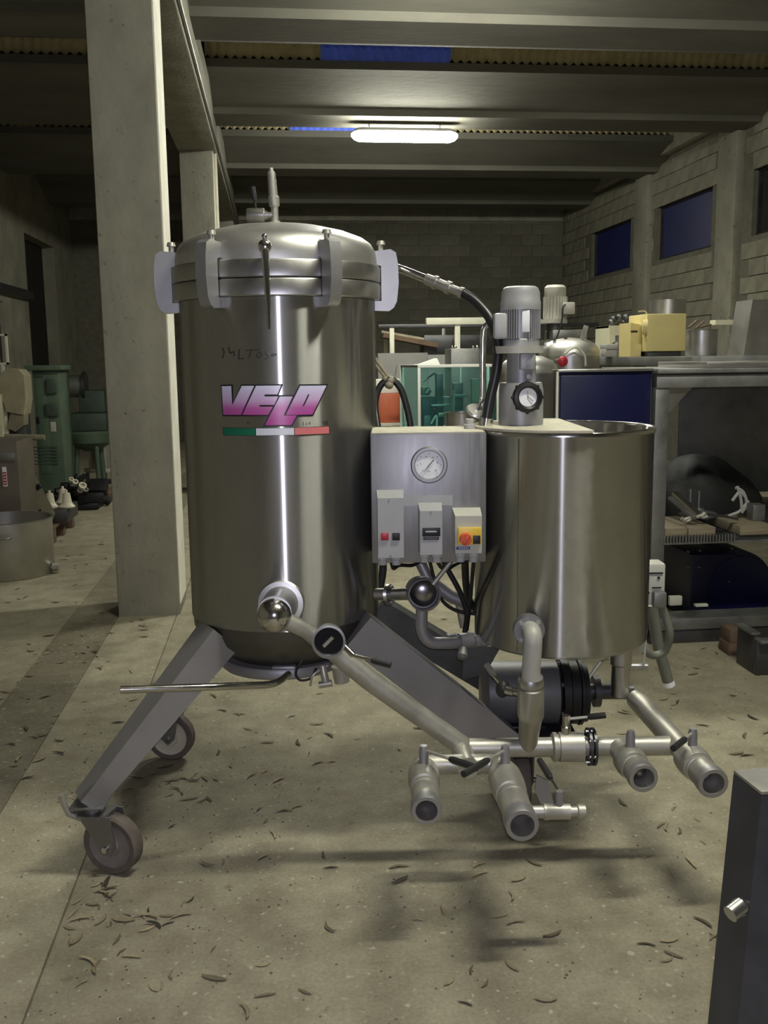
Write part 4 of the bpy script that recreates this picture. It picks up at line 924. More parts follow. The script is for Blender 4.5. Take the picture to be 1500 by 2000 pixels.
# blue cabinet
c0, c1 = PW(1092, 722, Y=4.80), PW(1281, 722, Y=4.80); c1.x = XP - .0455
bc_ = thing('blue_cabinet', 'shallow dark blue sheet metal cabinet behind the mixing tank', 'cabinet', ((c0.x + c1.x) / 2, 4.85, 0))
MB().box((c0.x, 4.82, .06), (c1.x, 4.90, c0.z - .012), .004).go('body', 'blue_paint', bc_)
MB().box((c0.x + .012, 4.805, .10), (c1.x - .012, 4.825, c0.z - .03), .003).go('front_panel', 'blue_paint', bc_)
MB().box((c0.x - .004, 4.798, c0.z - .013), (c1.x, 4.905, c0.z), .002).go('top_edge', 'satin_steel', bc_)
MB().box((c0.x - .012, 4.80, .06), (c0.x - .0005, 4.815, c0.z - .01), .002).go('side_edge', 'white_paint', bc_)
MB().box((c0.x, 4.84, 0), (c1.x, 4.89, .06)).go('plinth', 'black_iron', bc_)
# boards, tarp and scrap on the lower deck
for (a, b_, y0, lab) in (((1281, 1021), (1341, 1040), 5.25, 'weathered board on the lower rack level beside the post'), ((1345, 1019), (1397, 1040), 5.2, 'short pale board in the middle of the lower rack level'), ((1446, 1006), (1510, 1033), 5.3, 'long board at the right end of the lower rack level')):
    p, q = PW(a[0], a[1], Y=YR - .01), PW(b_[0], b_[1], Y=YR - .01); z0 = LZ - .018
    p.x = max(p.x, XP + .04)
    solo(MB().box((p.x, YR - .015, z0), (q.x, 5.16, z0 + .05), .004), 'wooden_board', 'wood', lab, 'board', ((p.x + q.x) / 2, YR + .2, z0), 'boards on the lower rack level')
BZ = LZ + .035
tp = PW(1365, 1000, Y=5.5)
b = MB(); nu, nv = 24, 12; vs_ = []; fs = []
for i in range(nv + 1):
    t = math.sin(i / nv * math.pi / 2)
    for k in range(nu):
        a = 2 * math.pi * k / nu; lump = 1 + .14 * math.sin(3 * a + 1) + .09 * math.sin(5 * a + t * 6)
        rr = math.sqrt(max(0, 1 - t ** 2)) * lump; vs_.append((tp.x + .02 + .33 * rr * math.cos(a) - .05 * t, 5.5 + .24 * rr * math.sin(a), BZ - .053 + .36 * t * (1 + .12 * math.sin(a * 2) * (1 - t))))
for i in range(nv):
    for k in range(nu): fs.append((i * nu + k, i * nu + (k + 1) % nu, (i + 1) * nu + (k + 1) % nu, (i + 1) * nu + k))
b.add(vs_, fs); solo(b, 'black_tarp', 'tarp', 'crumpled black tarpaulin heaped on the lower rack level', 'tarp', (tp.x, 5.5, BZ - .053), sharp=70)
def bar(pts, r, name, m, lab, cat, Y, group=None):
    P_ = [PW(x, y, Y=Y + dy) for x, y, dy in pts]; b_ = MB()
    for i in range(len(P_) - 1): b_.beam(P_[i], P_[i + 1], r * 2, r)
    base = sum(P_, Vector()) / len(P_); base.z = min(p.z for p in P_) - r
    return solo(b_, name, m, lab, cat, base, group)
bar([(1318, 963, .25), (1366, 1006, 0)], .018, 'steel_bar', 'satin_steel', 'upper of two slanting steel bars in front of the tarp', 'bar', 4.90, 'slanting steel bars')
bar([(1309, 972, .25), (1356, 1012, 0)], .013, 'steel_bar', 'dull_steel', 'lower of two slanting steel bars in front of the tarp', 'bar', 4.84, 'slanting steel bars')
dc = PW(1374, 985, Y=5.06)
b = MB().lathe([(.001, 0), (.10, 0), (.105, .012), (.09, .022), (.03, .035), (.028, .045), (.001, .045)], (dc.x, 5.12, BZ - .001), n=28); b.cyl((dc.x - .05, 5.12, BZ + .02), (dc.x - .05, 5.12, BZ + .15), .006, n=8); b.cyl((dc.x - .0, 5.12, BZ + .04), (dc.x - .0, 5.12, BZ + .14), .006, n=8)
solo(b, 'round_steel_lid', 'dull_steel', 'round steel lid with two upright rods before the tarp', 'lid', (dc.x, 5.12, BZ - .001))
b = MB()
for pts in ([(1437, 952), (1452, 962), (1458, 985), (1448, 1002)], [(1430, 978), (1444, 962), (1455, 970)], [(1422, 1008), (1445, 998), (1462, 978)], [(1440, 950), (1447, 975), (1449, 1000)]):
    b.tube(spline([PW(x, y, Y=5.02) for x, y in pts], 5), .009, 8)
pb = PW(1445, 1005, Y=5.02); solo(b, 'tangled_straps', 'grey_sheet', 'tangled grey straps at the right of the tarp', 'straps', (pb.x, 5.02, BZ))
b = MB(); p = PW(1330, 1014, Y=4.86)
for pts in ([(1333, 1016), (1345, 1012), (1360, 1010), (1377, 1003)], [(1331, 1012), (1340, 1018), (1352, 1012)], [(1376, 1000), (1372, 1010), (1385, 1008)]):
    b.tube(spline([PW(x, y, Y=4.86) for x, y in pts], 5), .010, 8)
solo(b, 'metal_fitting', 'dusty_steel', 'small bent metal fittings on the front boards', 'fitting', (p.x, 4.86, BZ))
p = PW(1480, 990, Y=4.95); solo(MB().box((p.x - .04, 4.92, BZ - .003), (p.x + .03, 5.0, BZ + .085), .006), 'small_block', 'dull_steel', 'small grey metal block at the right end of the lower level', 'block', (p.x, 4.96, BZ - .003))
bar([(1383, 1005, 0), (1415, 1008, 0), (1440, 1014, 0)], .012, 'flat_iron', 'dark_steel', 'dark flat iron lying between the boards', 'iron bar', 4.85)
# blue fan housing below
dcn = PW(1405, 1135, Y=5.35)
fan = thing('fan_housing', 'dark blue rounded blower housing under the rack', 'blower', (dcn.x, 5.35, 0))
MB().cyl((dcn.x, 5.15, dcn.z), (dcn.x, 5.55, dcn.z), .225, n=48).go('drum', 'blue_dark', fan)
MB().box((dcn.x - .27, 5.14, dcn.z - .225), (dcn.x, 5.55, dcn.z + .21), .006).go('outlet_box', 'blue_dark', fan)
MB().cyl((dcn.x + .02, 5.135, dcn.z), (dcn.x + .02, 5.15, dcn.z), .19, n=40).go('side_cover', 'blue_paint', fan)
for q1 in (-.2, .12): MB().box((dcn.x + q1, 5.2, 0), (dcn.x + q1 + .06, 5.5, dcn.z - .18), .003).go('foot', 'dark_steel', fan)
for a, b_ in ((1347, 1140), (1300, 1170), (1350, 1190)):
    p = PW(a + 10, b_, Y=5.13); 
for k, (xx, yy) in enumerate(((1345, 1078), (1368, 1076), (1345, 1108), (1366, 1108), (1430, 1072), (1424, 1136))):
    p = PW(xx, yy, Y=5.13); MB().cyl((p.x, 5.128, p.z), (p.x, 5.15, p.z), .005, n=6).go('bolt', 'dull_steel', fan)
for (xx, yy, lab) in ((1318, 1170, 'pale scrap of board leaning under the rack beside the blower'), (1368, 1190, 'pale flat scrap lying under the blower')):
    p = PW(xx, yy, Y=5.02)
    solo(MB().box((p.x - .035, 5.0, .136), (p.x + .035, 5.03, p.z + .02), .004), 'board_scrap', 'white_paint', lab, 'scrap', (p.x, 5.015, .136), 'pale scraps under the rack')
# wooden blocks, steel frame and motor at the right edge
fb = PW(1442, 1280, Z=0)
solo(MB().box((fb.x - .05, fb.y, 0), (fb.x + .05, fb.y + .12, .062), .005), 'wooden_block', 'wood_dark', 'lower dark wooden block at the end of the rack base', 'block', (fb.x, fb.y + .06, 0))
solo(MB().box((fb.x - .045, fb.y + .005, .0625), (fb.x + .05, fb.y + .115, .132), .005), 'wooden_block', 'wood_dark', 'upper dark wooden block stacked on the other', 'block', (fb.x, fb.y + .06, .0625))
s0 = PW(1476, 1320, Z=0)
sf = thing('steel_tray', 'dark steel channel frame on the floor at the right edge', 'frame', (s0.x + .2, s0.y + .2, 0))
MB().box((s0.x, s0.y, 0), (s0.x + .9, s0.y + .03, .17), .003).go('side', 'dark_steel', sf); MB().box((s0.x, s0.y - .035, .165), (s0.x + .9, s0.y + .03, .178), .002).go('lip', 'dull_steel', sf)
MB().box((s0.x, s0.y + .03, 0), (s0.x + .03, s0.y + .20, .19), .003).go('side', 'dark_steel', sf); MB().box((s0.x - .015, s0.y + .03, .19), (s0.x + .03, s0.y + .20, .202), .002).go('lip', 'dull_steel', sf)
mp = PW(1530, 1205, Y=5.0)
em = thing('electric_motor', 'dark ribbed electric motor at the right picture edge', 'motor', (mp.x + .1, 5.06, 0))
MB().cyl((mp.x - .02, 5.06, mp.z), (mp.x + .3, 5.06, mp.z), .085, n=28).go('body', 'dark_steel', em)
for k in range(9): MB().lathe([(.085, 0), (.102, .001), (.102, .007), (.085, .008)], (mp.x + k * .03, 5.06, mp.z), (1, 0, 0), 24).go('rib', 'dark_steel', em)
MB().box((mp.x + .02, 5.0, 0), (mp.x + .24, 5.12, mp.z - .08)).go('foot', 'dark_steel', em)
# ---- on top of the deck
def up_box(px0, py0, px1, Y, depth, bev=.004, z0=DECK):
    a, b_ = PW(px0, py0, Y=Y), PW(px1, py0, Y=Y); return (a.x, Y, z0), (b_.x, Y + depth, a.z), bev
y_ = 6.3
p0, p1 = PW(1264, 613, Y=y_), PW(1341, 613, Y=y_)
ym = thing('feeder_machine', 'pale yellow boxy feeder with a steel cylinder on the deck', 'machine', ((p0.x + p1.x) / 2, y_ + .2, DECK))
zb = PW(1300, 686, Y=y_).z
MB().box((p0.x, y_, zb), (p1.x, y_ + .34, p0.z), .006).go('guard', 'yellow_paint', ym)
MB().box((p0.x + .02, y_ + .02, DECK), (p1.x - .02, y_ + .32, zb), .003).go('base', 'dark_steel', ym)
q0, q1 = PW(1236, 622, Y=y_ + .06), PW(1236, 690, Y=y_ + .06)
MB().prism([(0, .0), (p0.x - q0.x, 0), (p0.x - q0.x, q0.z - q1.z - .02), (0, q0.z - q1.z - .005)], (q0.x, y_ + .2, DECK), (1, 0, 0), (0, 0, 1), (0, 1, 0), .22).go('side_guard', 'yellow_paint', ym)
MB().box((q0.x + .0, y_ + .085, DECK + .16), (q0.x + .045, y_ + .092, DECK + .172)).go('slot', 'print_black', ym)
cc = PW(1306, 600, Y=y_ + .5); MB().cyl((cc.x, y_ + .52, DECK), (cc.x, y_ + .52, PW(1306, 586, Y=y_ + .5).z), .128, n=40).go('cylinder', 'satin_steel', ym)
MB().tube(bend([PW(1246, 608, Y=y_ + .3), PW(1262, 606, Y=y_ + .3), PW(1265, 625, Y=y_ + .3)], .02), .006, 8).go('pipe', 'satin_steel', ym)
MB().cyl(Vector((p0.x - .0, y_ - .01, DECK + .19)), Vector((p0.x - .03, y_ + .0, DECK + .19)), .05, n=24).go('knob', 'yellow_paint', ym)
y_ = 6.85; p0, p1 = PW(1190, 636, Y=y_), PW(1240, 636, Y=y_)
wb = thing('white_box', 'cream box with an arched opening left of the yellow feeder', 'box', ((p0.x + p1.x) / 2, y_ + .15, DECK))
W_ = PW(1216, 636, Y=y_).x - p0.x; H_ = p0.z - DECK; ac = W_ * .48; ar = W_ * .36
poly = [(0, 0), (ac - ar, 0)] + [(ac - ar * math.cos(t), .07 + ar * math.sin(t)) for t in [math.pi * k / 10 for k in range(11)]] + [(ac + ar, 0), (W_, 0), (W_, H_), (0, H_)]
MB().prism(poly, (p0.x, y_, DECK), (1, 0, 0), (0, 0, 1), (0, 1, 0), .02).go('front', 'cream_paint', wb)
MB().box((p0.x + W_ - .02, y_ + .012, DECK), (p0.x + W_, y_ + .30, DECK + H_)).go('side', 'cream_paint', wb); MB().box((p0.x, y_ + .012, DECK), (p0.x + .02, y_ + .30, DECK + H_)).go('side', 'cream_paint', wb)
MB().box((p0.x, y_ + .012, DECK + H_ - .015), (p0.x + W_, y_ + .30, DECK + H_ + .001)).go('top', 'cream_paint', wb); MB().box((p0.x + W_, y_ + .01, DECK), (p1.x, y_ + .3, DECK + H_ - .01)).go('side_box', 'cream_paint', wb)
b = MB(); 
for k in range(9): b.ball((p0.x + .06 + k * .018 + random.uniform(-.01, .01), y_ + .1 + random.uniform(-.05, .08), DECK + H_ + .02 + random.uniform(0, .05)), random.uniform(.015, .03), 8, 6)
solo(b, 'dark_scrap', 'dark_steel', 'dark metal scrap heaped on the cream box', 'scrap', (p0.x + .1, y_ + .1, DECK + H_))
y_ = 6.70; p0, p1 = PW(1184, 672, Y=y_), PW(1224, 672, Y=y_)
rl = thing('slide_rail', 'grey machine slide with a handwheel on the deck', 'machine part', ((p0.x + p1.x) / 2, y_ + .06, DECK))
MB().box((p0.x, y_, DECK), (p1.x, y_ + .12, p0.z - .03), .003).go('bed', 'grey_sheet', rl); MB().box((p0.x, y_ - .015, p0.z - .035), (p1.x, y_ + .13, p0.z), .003).go('rail', 'grey_sheet', rl)
MB().box((p0.x + .08, y_ - .02, p0.z), (p0.x + .10, y_ + .05, p0.z + .06), .002).go('stop', 'satin_steel', rl)
hc2 = PW(1229, 676, Y=y_); hc2.z = max(hc2.z, DECK + .088)
w_ = MB(); vs_ = []; tor = [hc2 + Vector((.025 * math.cos(t), .03 * math.cos(t), .085 * math.sin(t))) for t in [2 * math.pi * k / 28 for k in range(29)]]
w_.tube(tor, .008, 8, False); w_.tube([tor[0], tor[14]], .006, 6); w_.tube([tor[7], tor[21]], .006, 6); w_.tube([hc2, hc2 - Vector((.06, 0, 0))], .01, 8); w_.go('handwheel', 'dark_steel', rl)
y_ = 5.75; p0, p1 = PW(1353, 645, Y=y_), PW(1411, 645, Y=y_); pc2 = (p0 + p1) / 2; rr = (p1.x - p0.x) / 2
b = MB()._lathe2([(.001, DECK), (rr * .97, DECK), (rr, DECK + .01), (rr, p0.z), (rr + .008, p0.z + .004), (rr - .004, p0.z + .004), (rr - .006, DECK + .015), (.001, DECK + .015)], (pc2.x, y_ + .08, 0), (0, 0, 1), 40, False)
solo(b, 'steel_pot', 'satin_steel', 'wide stainless pot on the deck right of the yellow feeder', 'pot', (pc2.x, y_ + .08, DECK))
for k, (a, b_) in enumerate((((1345, 640), (1362, 625)), ((1358, 642), (1374, 628)), ((1366, 640), (1388, 634)))):
    solo(MB().beam(PW(*a, Y=y_ + .03), PW(*b_, Y=y_ + .22), .012, .008), 'wooden_stick', 'wood_dark', ('leftmost', 'middle', 'rightmost')[k] + ' wooden stick lying across the stainless pot', 'stick', PW(*a, Y=y_ + .03), 'sticks across the pot')
y_ = 6.0; a, b_, c_ = PW(1392, 630, Y=y_), PW(1440, 626, Y=y_), PW(1438, 684, Y=y_)
b = MB().beam(Vector((a.x, y_, a.z)), Vector((b_.x, y_, a.z)), .08, .03); b.beam(Vector((b_.x, y_, a.z)), Vector((b_.x, y_, DECK)), .03, .08); b.beam(Vector((a.x + .01, y_ + .12, a.z - .01)), Vector((a.x + .01, y_ + .12, DECK)), .03, .03)
solo(b, 'angle_frame', 'cream_paint', 'pale angle frame standing behind the stainless pot', 'frame', (b_.x, y_, DECK))
bar([(1422, 655, 0), (1436, 684, 0)], .014, 'metal_strip', 'dusty_steel', 'short metal strip leaning inside the angle frame', 'strip', 5.95)
y_ = 5.35; a, b_ = PW(1467, 585, Y=y_), PW(1510, 585, Y=y_)
b = MB().hull8([Vector((a.x - .03, y_, DECK)), Vector((b_.x + .05, y_, DECK)), Vector((b_.x + .05, y_ + .2, DECK)), Vector((a.x - .03, y_ + .2, DECK))], [Vector((a.x + .01, y_, a.z)), Vector((b_.x + .05, y_, a.z)), Vector((b_.x + .05, y_ + .2, a.z)), Vector((a.x + .01, y_ + .2, a.z))])
solo(b, 'steel_chute', 'satin_steel', 'tapered stainless chute at the right edge of the deck', 'chute', ((a.x + b_.x) / 2, y_ + .1, DECK))
# ---- tanks behind the mixing tank
def small_tank(px, pyt, r, Y, label, flange=False, name='steel_tank'):
    c_ = PW(px, pyt, Y=Y); t_ = thing(name, label, 'tank', (c_.x, Y, 0), 'small steel tanks in the background')
    z1 = c_.z
    MB().lathe([(r * .9, .25), (r, .28), (r, z1 - r * .62)], (c_.x, Y, 0), n=40).go('body', 'satin_steel', t_, sharp=60)
    MB().lathe([(r * 1.0, z1 - r * .62), (r, z1 - r * .5), (r * .96, z1 - r * .36), (r * .82, z1 - r * .2), (r * .5, z1 - r * .06), (.001, z1)], (c_.x, Y, 0), n=40).go('dome', 'lid_steel', t_, sharp=70)
    if flange:
        MB().lathe([(r, z1 - r * .64), (r * 1.06, z1 - r * .64), (r * 1.06, z1 - r * .5), (r, z1 - r * .5)], (c_.x, Y, 0), n=40).go('flange', 'satin_steel', t_)
        for k in range(8):
            a = R(-160 + k * 40); MB().box((-.011, -.012, z1 - r * .8), (.011, .012, z1 - r * .36), .002, Matrix.Rotation(a, 3, 'Z')).go('clamp', 'dusty_steel', t_).location = (math.sin(a) * r * 1.06 + 0, -math.cos(a) * r * 1.06, 0) if False else (0, 0, 0)
    for k in range(3):
        a = R(20 + 120 * k); p = Vector((c_.x + math.sin(a) * r * .85, Y - math.cos(a) * r * .85, 0)); MB().cyl(p, p + Vector((0, 0, .27)), .02, n=10).go('leg', 'dull_steel', t_)
    return t_, c_, z1
tA, cA_, zA = small_tank(1032, 693, .165, 5.5, 'small domed steel tank partly hidden by the mixer drive')
tB, cB_, zB = small_tank(1113, 659, .20, 6.5, 'wider domed steel tank behind the blue cabinet')
rk = PW(1101, 706, Y=6.2); MB().ball((rk.x, 6.22, rk.z), .034, 16, 10, (1, .6, 1)).go('valve_cap', 'red_plastic', tB)
MB().cyl((rk.x, 6.23, rk.z), (rk.x, 6.36, rk.z), .018, n=12).go('valve_pipe', 'satin_steel', tB)
MB().tube(spline([(rk.x + .02, 6.25, rk.z + .05), (rk.x + .09, 6.24, rk.z + .09), (rk.x + .15, 6.24, rk.z + .04), (rk.x + .16, 6.24, rk.z - .03)], 6), .006, 8).go('wire', 'white_paint', tB)
for k, px in enumerate((1065, 1083, 1105, 1127, 1145)):
    p = PW(px, 664 + abs(px - 1105) * .12, Y=6.42); MB().rings([(p - Vector((0, 0, .03)), .009), (p, .009), (p + Vector((0, 0, .004)), .013), (p + Vector((0, 0, .014)), .012)], 10).go('dome_bolt', 'polished_steel', tB)
p = PW(1136, 660, Y=6.4); MB().beam(p - Vector((0, 0, .03)), PW(1145, 636, Y=6.4), .012, .03).go('dome_lever', 'dusty_steel', tB)
mc = PW(1084, 600, Y=7.1)
mu = thing('mixer_unit', 'pale grey motor standing on a mixer behind the tanks', 'machine', (mc.x, 7.1, 0))
zz = lambda y: PW(1084, y, Y=7.1).z
MB().rings([((mc.x, 7.1, zz(625)), .082), ((mc.x, 7.1, zz(578)), .078), ((mc.x, 7.1, zz(577)), .080), ((mc.x, 7.1, zz(562)), .079), ((mc.x, 7.1, zz(557)), .06)], 32).go('motor', 'motor_pale', mu)
for k in range(13):
    a = R(-90 + k * 15); q_ = Vector((mc.x + .083 * math.sin(a), 7.1 - .083 * math.cos(a), 0)); MB().prism([(-.002, -.006), (.002, -.006), (.002, .006), (-.002, .006)], (q_.x, q_.y, (zz(622) + zz(580)) / 2), (math.cos(a), math.sin(a), 0), (math.sin(a), -math.cos(a), 0), (0, 0, 1), zz(580) - zz(622)).go('cooling_fin', 'motor_pale', mu)
MB().box((mc.x + .03, 6.98, zz(615)), (mc.x + .115, 7.07, zz(592)), .006).go('terminal_box', 'motor_pale', mu)
MB().cyl((mc.x - .02, 7.1, zz(632)), (mc.x - .02, 7.1, zz(624)), .11, n=32).go('flange', 'motor_pale', mu)
MB().tube(spline([(mc.x + .04, 6.98, zz(597)), (mc.x + .02, 6.96, zz(602)), (mc.x + .01, 6.96, zz(630)), (mc.x - .03, 6.97, zz(668))], 6), .006, 8).go('cable', 'black_rubber', mu)
MB().cyl((mc.x, 7.1, zz(662)), (mc.x, 7.1, zz(632)), .06, n=24).go('neck', 'dark_steel', mu)
MB().box((mc.x - .05, 6.98, zz(665)), (mc.x + .21, 7.2, zz(645)), .01).go('bridge', 'dull_steel', mu)
MB().cyl((mc.x, 7.1, 0), (mc.x, 7.1, zz(664)), .12, n=36).go('vat', 'dull_steel', mu)
# ================================================================== behind the control panel
gY = 8.2; a, b_ = PW(818, 713, Y=gY), PW(972, 840, Y=gY)
gx0, gx1, gz1, gz0 = a.x, b_.x, a.z, b_.z
gm = thing('guarded_machine', 'machine under a green tinted acrylic guard with aluminium frame', 'machine', ((gx0 + gx1) / 2, gY + .3, 0))
MB().box((gx0 - .16, gY - .03, 0), (gx1 + .02, gY + .62, gz0 - .01), .005).go('base_cabinet', 'green_dark', gm)
MB().box((gx0 - .16, gY - .04, gz0 - .01), (gx1 + .02, gY + .62, gz0 + .012), .003).go('table_plate', 'satin_steel', gm)
lx = gx0 - .10
for (x, y) in ((gx0, gY), (gx1, gY), (lx, gY + .40), (gx1, gY + .40)): MB().box((x - .012, y - .012, gz0 + .012), (x + .012, y + .012, gz1), .001).go('frame_post', 'white_sheet', gm)
MB().box((gx0 - .012, gY - .014, gz1 - .022), (gx1 + .012, gY + .012, gz1), .001).go('frame_rail', 'white_sheet', gm); MB().box((lx, gY + .39, gz1 - .022), (gx1 + .012, gY + .414, gz1), .001).go('frame_rail', 'white_sheet', gm)
MB().beam((gx0, gY, gz1 - .011), (lx, gY + .40, gz1 - .011), .02, .02).go('frame_rail', 'dull_steel', gm)
MB().box((gx0 + .012, gY - .003, gz0 + .02), (gx1 - .012, gY + .003, gz1 - .022)).go('front_pane', 'acrylic_green', gm)
MB().add([(gx0, gY + .01, gz0 + .02), (lx, gY + .39, gz0 + .02), (lx, gY + .39, gz1 - .022), (gx0, gY + .01, gz1 - .022), (gx0 - .005, gY + .01, gz0 + .02), (lx - .005, gY + .39, gz0 + .02), (lx - .005, gY + .39, gz1 - .022), (gx0 - .005, gY + .01, gz1 - .022)], [(0, 1, 2, 3), (7, 6, 5, 4), (0, 4, 5, 1), (1, 5, 6, 2), (2, 6, 7, 3), (3, 7, 4, 0)]).go('side_pane', 'acrylic_green', gm)
px_w = PW(912, 780, Y=gY).x; MB().box((px_w - .006, gY + .28, gz0 + .012), (px_w + .006, gY + .292, gz1 - .02)).go('frame_post', 'white_sheet', gm)
def inside(x0, y0, x1, y1, dy, nm, m):
    p, q = PW(x0, y0, Y=gY + dy), PW(x1, y1, Y=gY + dy); MB().box((p.x, gY + dy, max(q.z, gz0 + .012)), (q.x, gY + dy + .08, p.z), .006).go(nm, m, gm)
for args in ((824, 775, 852, 840, .10, 'drive_block', 'dark_steel'), (852, 730, 866, 800, .12, 'column', 'dark_steel'), (886, 748, 905, 840, .14, 'column', 'dark_steel'), (842, 790, 880, 794, .05, 'shelf', 'satin_steel'), (846, 800, 866, 840, .10, 'slide_block', 'black_iron'), (866, 775, 880, 830, .16, 'spindle', 'dull_steel'), (824, 756, 840, 772, .16, 'gear_case', 'green_paint'), (884, 770, 910, 776, .08, 'arm', 'dull_steel'), (922, 740, 950, 838, .20, 'rear_case', 'green_paint'), (828, 812, 842, 834, .06, 'foot_block', 'dull_steel'), (856, 806, 872, 814, .05, 'clamp_block', 'satin_steel')): inside(*args)
MB().cyl(PW(832, 768, Y=gY + .09), PW(838, 760, Y=gY + .09), .03, n=16).go('roller', 'satin_steel', gm)
MB().tube([PW(826, 745, Y=gY + .2), PW(850, 728, Y=gY + .2)], .008, 8).go('arm', 'dull_steel', gm); MB().tube([PW(886, 805, Y=gY + .03), PW(887, 762, Y=gY + .03)], .009, 8).go('lever', 'dusty_steel', gm)
MB().tube(spline([PW(842, 828, Y=gY + .04), PW(852, 812, Y=gY + .04), PW(853, 830, Y=gY + .04), PW(850, 838, Y=gY + .04)], 5), .009, 8).go('hook', 'white_sheet', gm)
sc_ = PW(902, 806, Y=7.9); b = MB()._lathe2([(.001, 0), (.138, 0), (.141, .01), (.141, sc_.z), (.146, sc_.z + .006), (.137, sc_.z + .006), (.135, .5), (.001, .5)], (sc_.x, 7.9, 0), (0, 0, 1), 36, False)
solo(b, 'steel_canister', 'satin_steel', 'tall open stainless canister in front of the acrylic guard', 'canister', (sc_.x, 7.9, 0))
# papers and sheets
def sheet(px0, py0, px1, py1, Y, th, name, m, lab, cat, rot=0, z0=None):
    p, q = PW(px0, py0, Y=Y), PW(px1, py1, Y=Y); z = q.z if z0 is None else z0
    b_ = MB().box((p.x, Y, z), (q.x, Y + th, p.z), .002)
    return solo(b_, name, m, lab, cat, ((p.x + q.x) / 2, Y, z))
sheet(738, 690, 836, 800, 10.2, .03, 'grey_board', 'grey_sheet', 'large grey board standing behind the red crate', 'board', z0=0.0)
sheet(836, 693, 884, 800, 10.25, .03, 'grey_board', 'grey_sheet', 'narrower grey board standing behind the acrylic guard', 'board', z0=0.0)
p = PW(806, 712, Y=gY + .3); q = PW(848, 700, Y=gY + .3)
b = MB().hull8([Vector((p.x, gY + .12, gz1 + .002)), Vector((q.x + .02, gY + .12, gz1 + .002)), Vector((q.x + .02, gY + .30, gz1 + .002)), Vector((p.x, gY + .30, gz1 + .002))], [Vector((p.x + .05, gY + .14, gz1 + .008)), Vector((q.x, gY + .14, gz1 + .055)), Vector((q.x, gY + .30, gz1 + .055)), Vector((p.x + .05, gY + .30, gz1 + .008))])
solo(b, 'white_board', 'white_sheet', 'white board lying tilted on the acrylic guard', 'board', (p.x, gY + .2, gz1 + .002))
p = PW(786, 760, Y=8.88); b = MB().beam(PW(786, 716, Y=8.88), Vector((PW(795, 800, Y=8.88).x, 8.88, 0)), .05, .015); solo(b, 'white_strip', 'white_sheet', 'white strip leaning beside the acrylic guard', 'strip', (p.x, 8.88, 0))
p, q = PW(881, 681, Y=9.4), PW(948, 712, Y=9.4)
hb = thing('steel_hopper', 'grey steel hopper box with bright bolts behind the acrylic guard', 'hopper', ((p.x + q.x) / 2, 9.55, 0))
MB().box((p.x, 9.4, .9), (q.x, 9.75, p.z), .004).go('box', 'dull_steel', hb); MB().box((p.x + .02, 9.42, 0), (q.x - .02, 9.73, .9), .004).go('stand', 'dark_steel', hb)
for xx, yy in ((884, 679), (890, 679), (925, 677), (933, 675)): c_ = PW(xx, yy, Y=9.42); MB().ball((c_.x, 9.44, p.z + .012), .016, 10, 8).go('bolt', 'polished_steel', hb)
# red crate on a dark table
p, q = PW(728, 769, Y=8.950), PW(791, 822, Y=8.950)
tb = thing('work_table', 'dark work table under the red crate', 'table', ((p.x + q.x) / 2, 9.150, 0)); tz = PW(760, 826, Y=8.950).z
MB().box((p.x - .2, 8.910, tz - .03), (q.x + .02, 9.450, tz), .003).go('top', 'white_paint', tb); MB().box((p.x - .18, 8.950, tz - .25), (q.x, 9.410, tz - .03), .003).go('apron', 'dark_steel', tb)
for x in (p.x - .16, q.x - .04):
    for y in (8.970, 9.370): MB().box((x - .025, y - .025, 0), (x + .025, y + .025, tz - .25)).go('leg', 'dark_steel', tb)
cr = thing('red_crate', 'orange red plastic crate on the dark table', 'crate', ((p.x + q.x) / 2, 9.100, tz))
MB().box((p.x - .1, 8.950, tz), (q.x, 9.300, p.z), .008).go('body', 'red_crate', cr)
for k in range(4): MB().box((p.x - .02 + k * .085, 8.943, tz + .02), (p.x + .0 + k * .085, 8.952, p.z - .02), .002).go('rib', 'red_crate', cr)
zt2 = PW(760, 741, Y=9.000).z; solo(MB().box((p.x - .06, 8.990, p.z + .001), (q.x - .012, 9.250, zt2), .006), 'white_carton', 'white_sheet', 'white carton standing on the red crate', 'carton', ((p.x + q.x) / 2, 9.100, p.z + .001))
# rope and hanging hose, tied to the rear lid clamp
cl = az(T1, .372, R(152), 1.66); kn = PV(759, 742, 3.42)
rp_ = MB()
for off in (-.012, .012): rp_.tube([cl + Vector((off, .012, 0)), cl.lerp(kn, .5) + Vector((off * .8, 0, 0)), kn + Vector((off * .4, 0, 0))], .0055, 8)
for k in range(4): rp_.ball(kn + Vector((random.uniform(-.02, .02), random.uniform(-.008, .008), random.uniform(-.02, .012))), .014, 10, 8)
rp_.tube([kn + Vector((.02, 0, 0)), kn + Vector((.03, 0, .05))], .003, 6)
solo(rp_, 'rope', 'rope', 'doubled rope hanging from the lid clamp and knotted round a hose', 'rope', kn, V=True)
hs = spline([PV(738, 835, 3.36), PV(733, 790, 3.40), PV(741, 757, 3.42), PV(760, 741, 3.42), PV(780, 755, 3.42), PV(793, 790, 3.41), PV(802, 835, 3.40), PV(806, 900, 3.40), PV(800, 1000, 3.45)], 8)
solo(MB().tube(hs, .0115, 12), 'black_hose', 'black_hose', 'looped black hose hanging in the rope behind the control panel', 'hose', hs[-1], V=True)
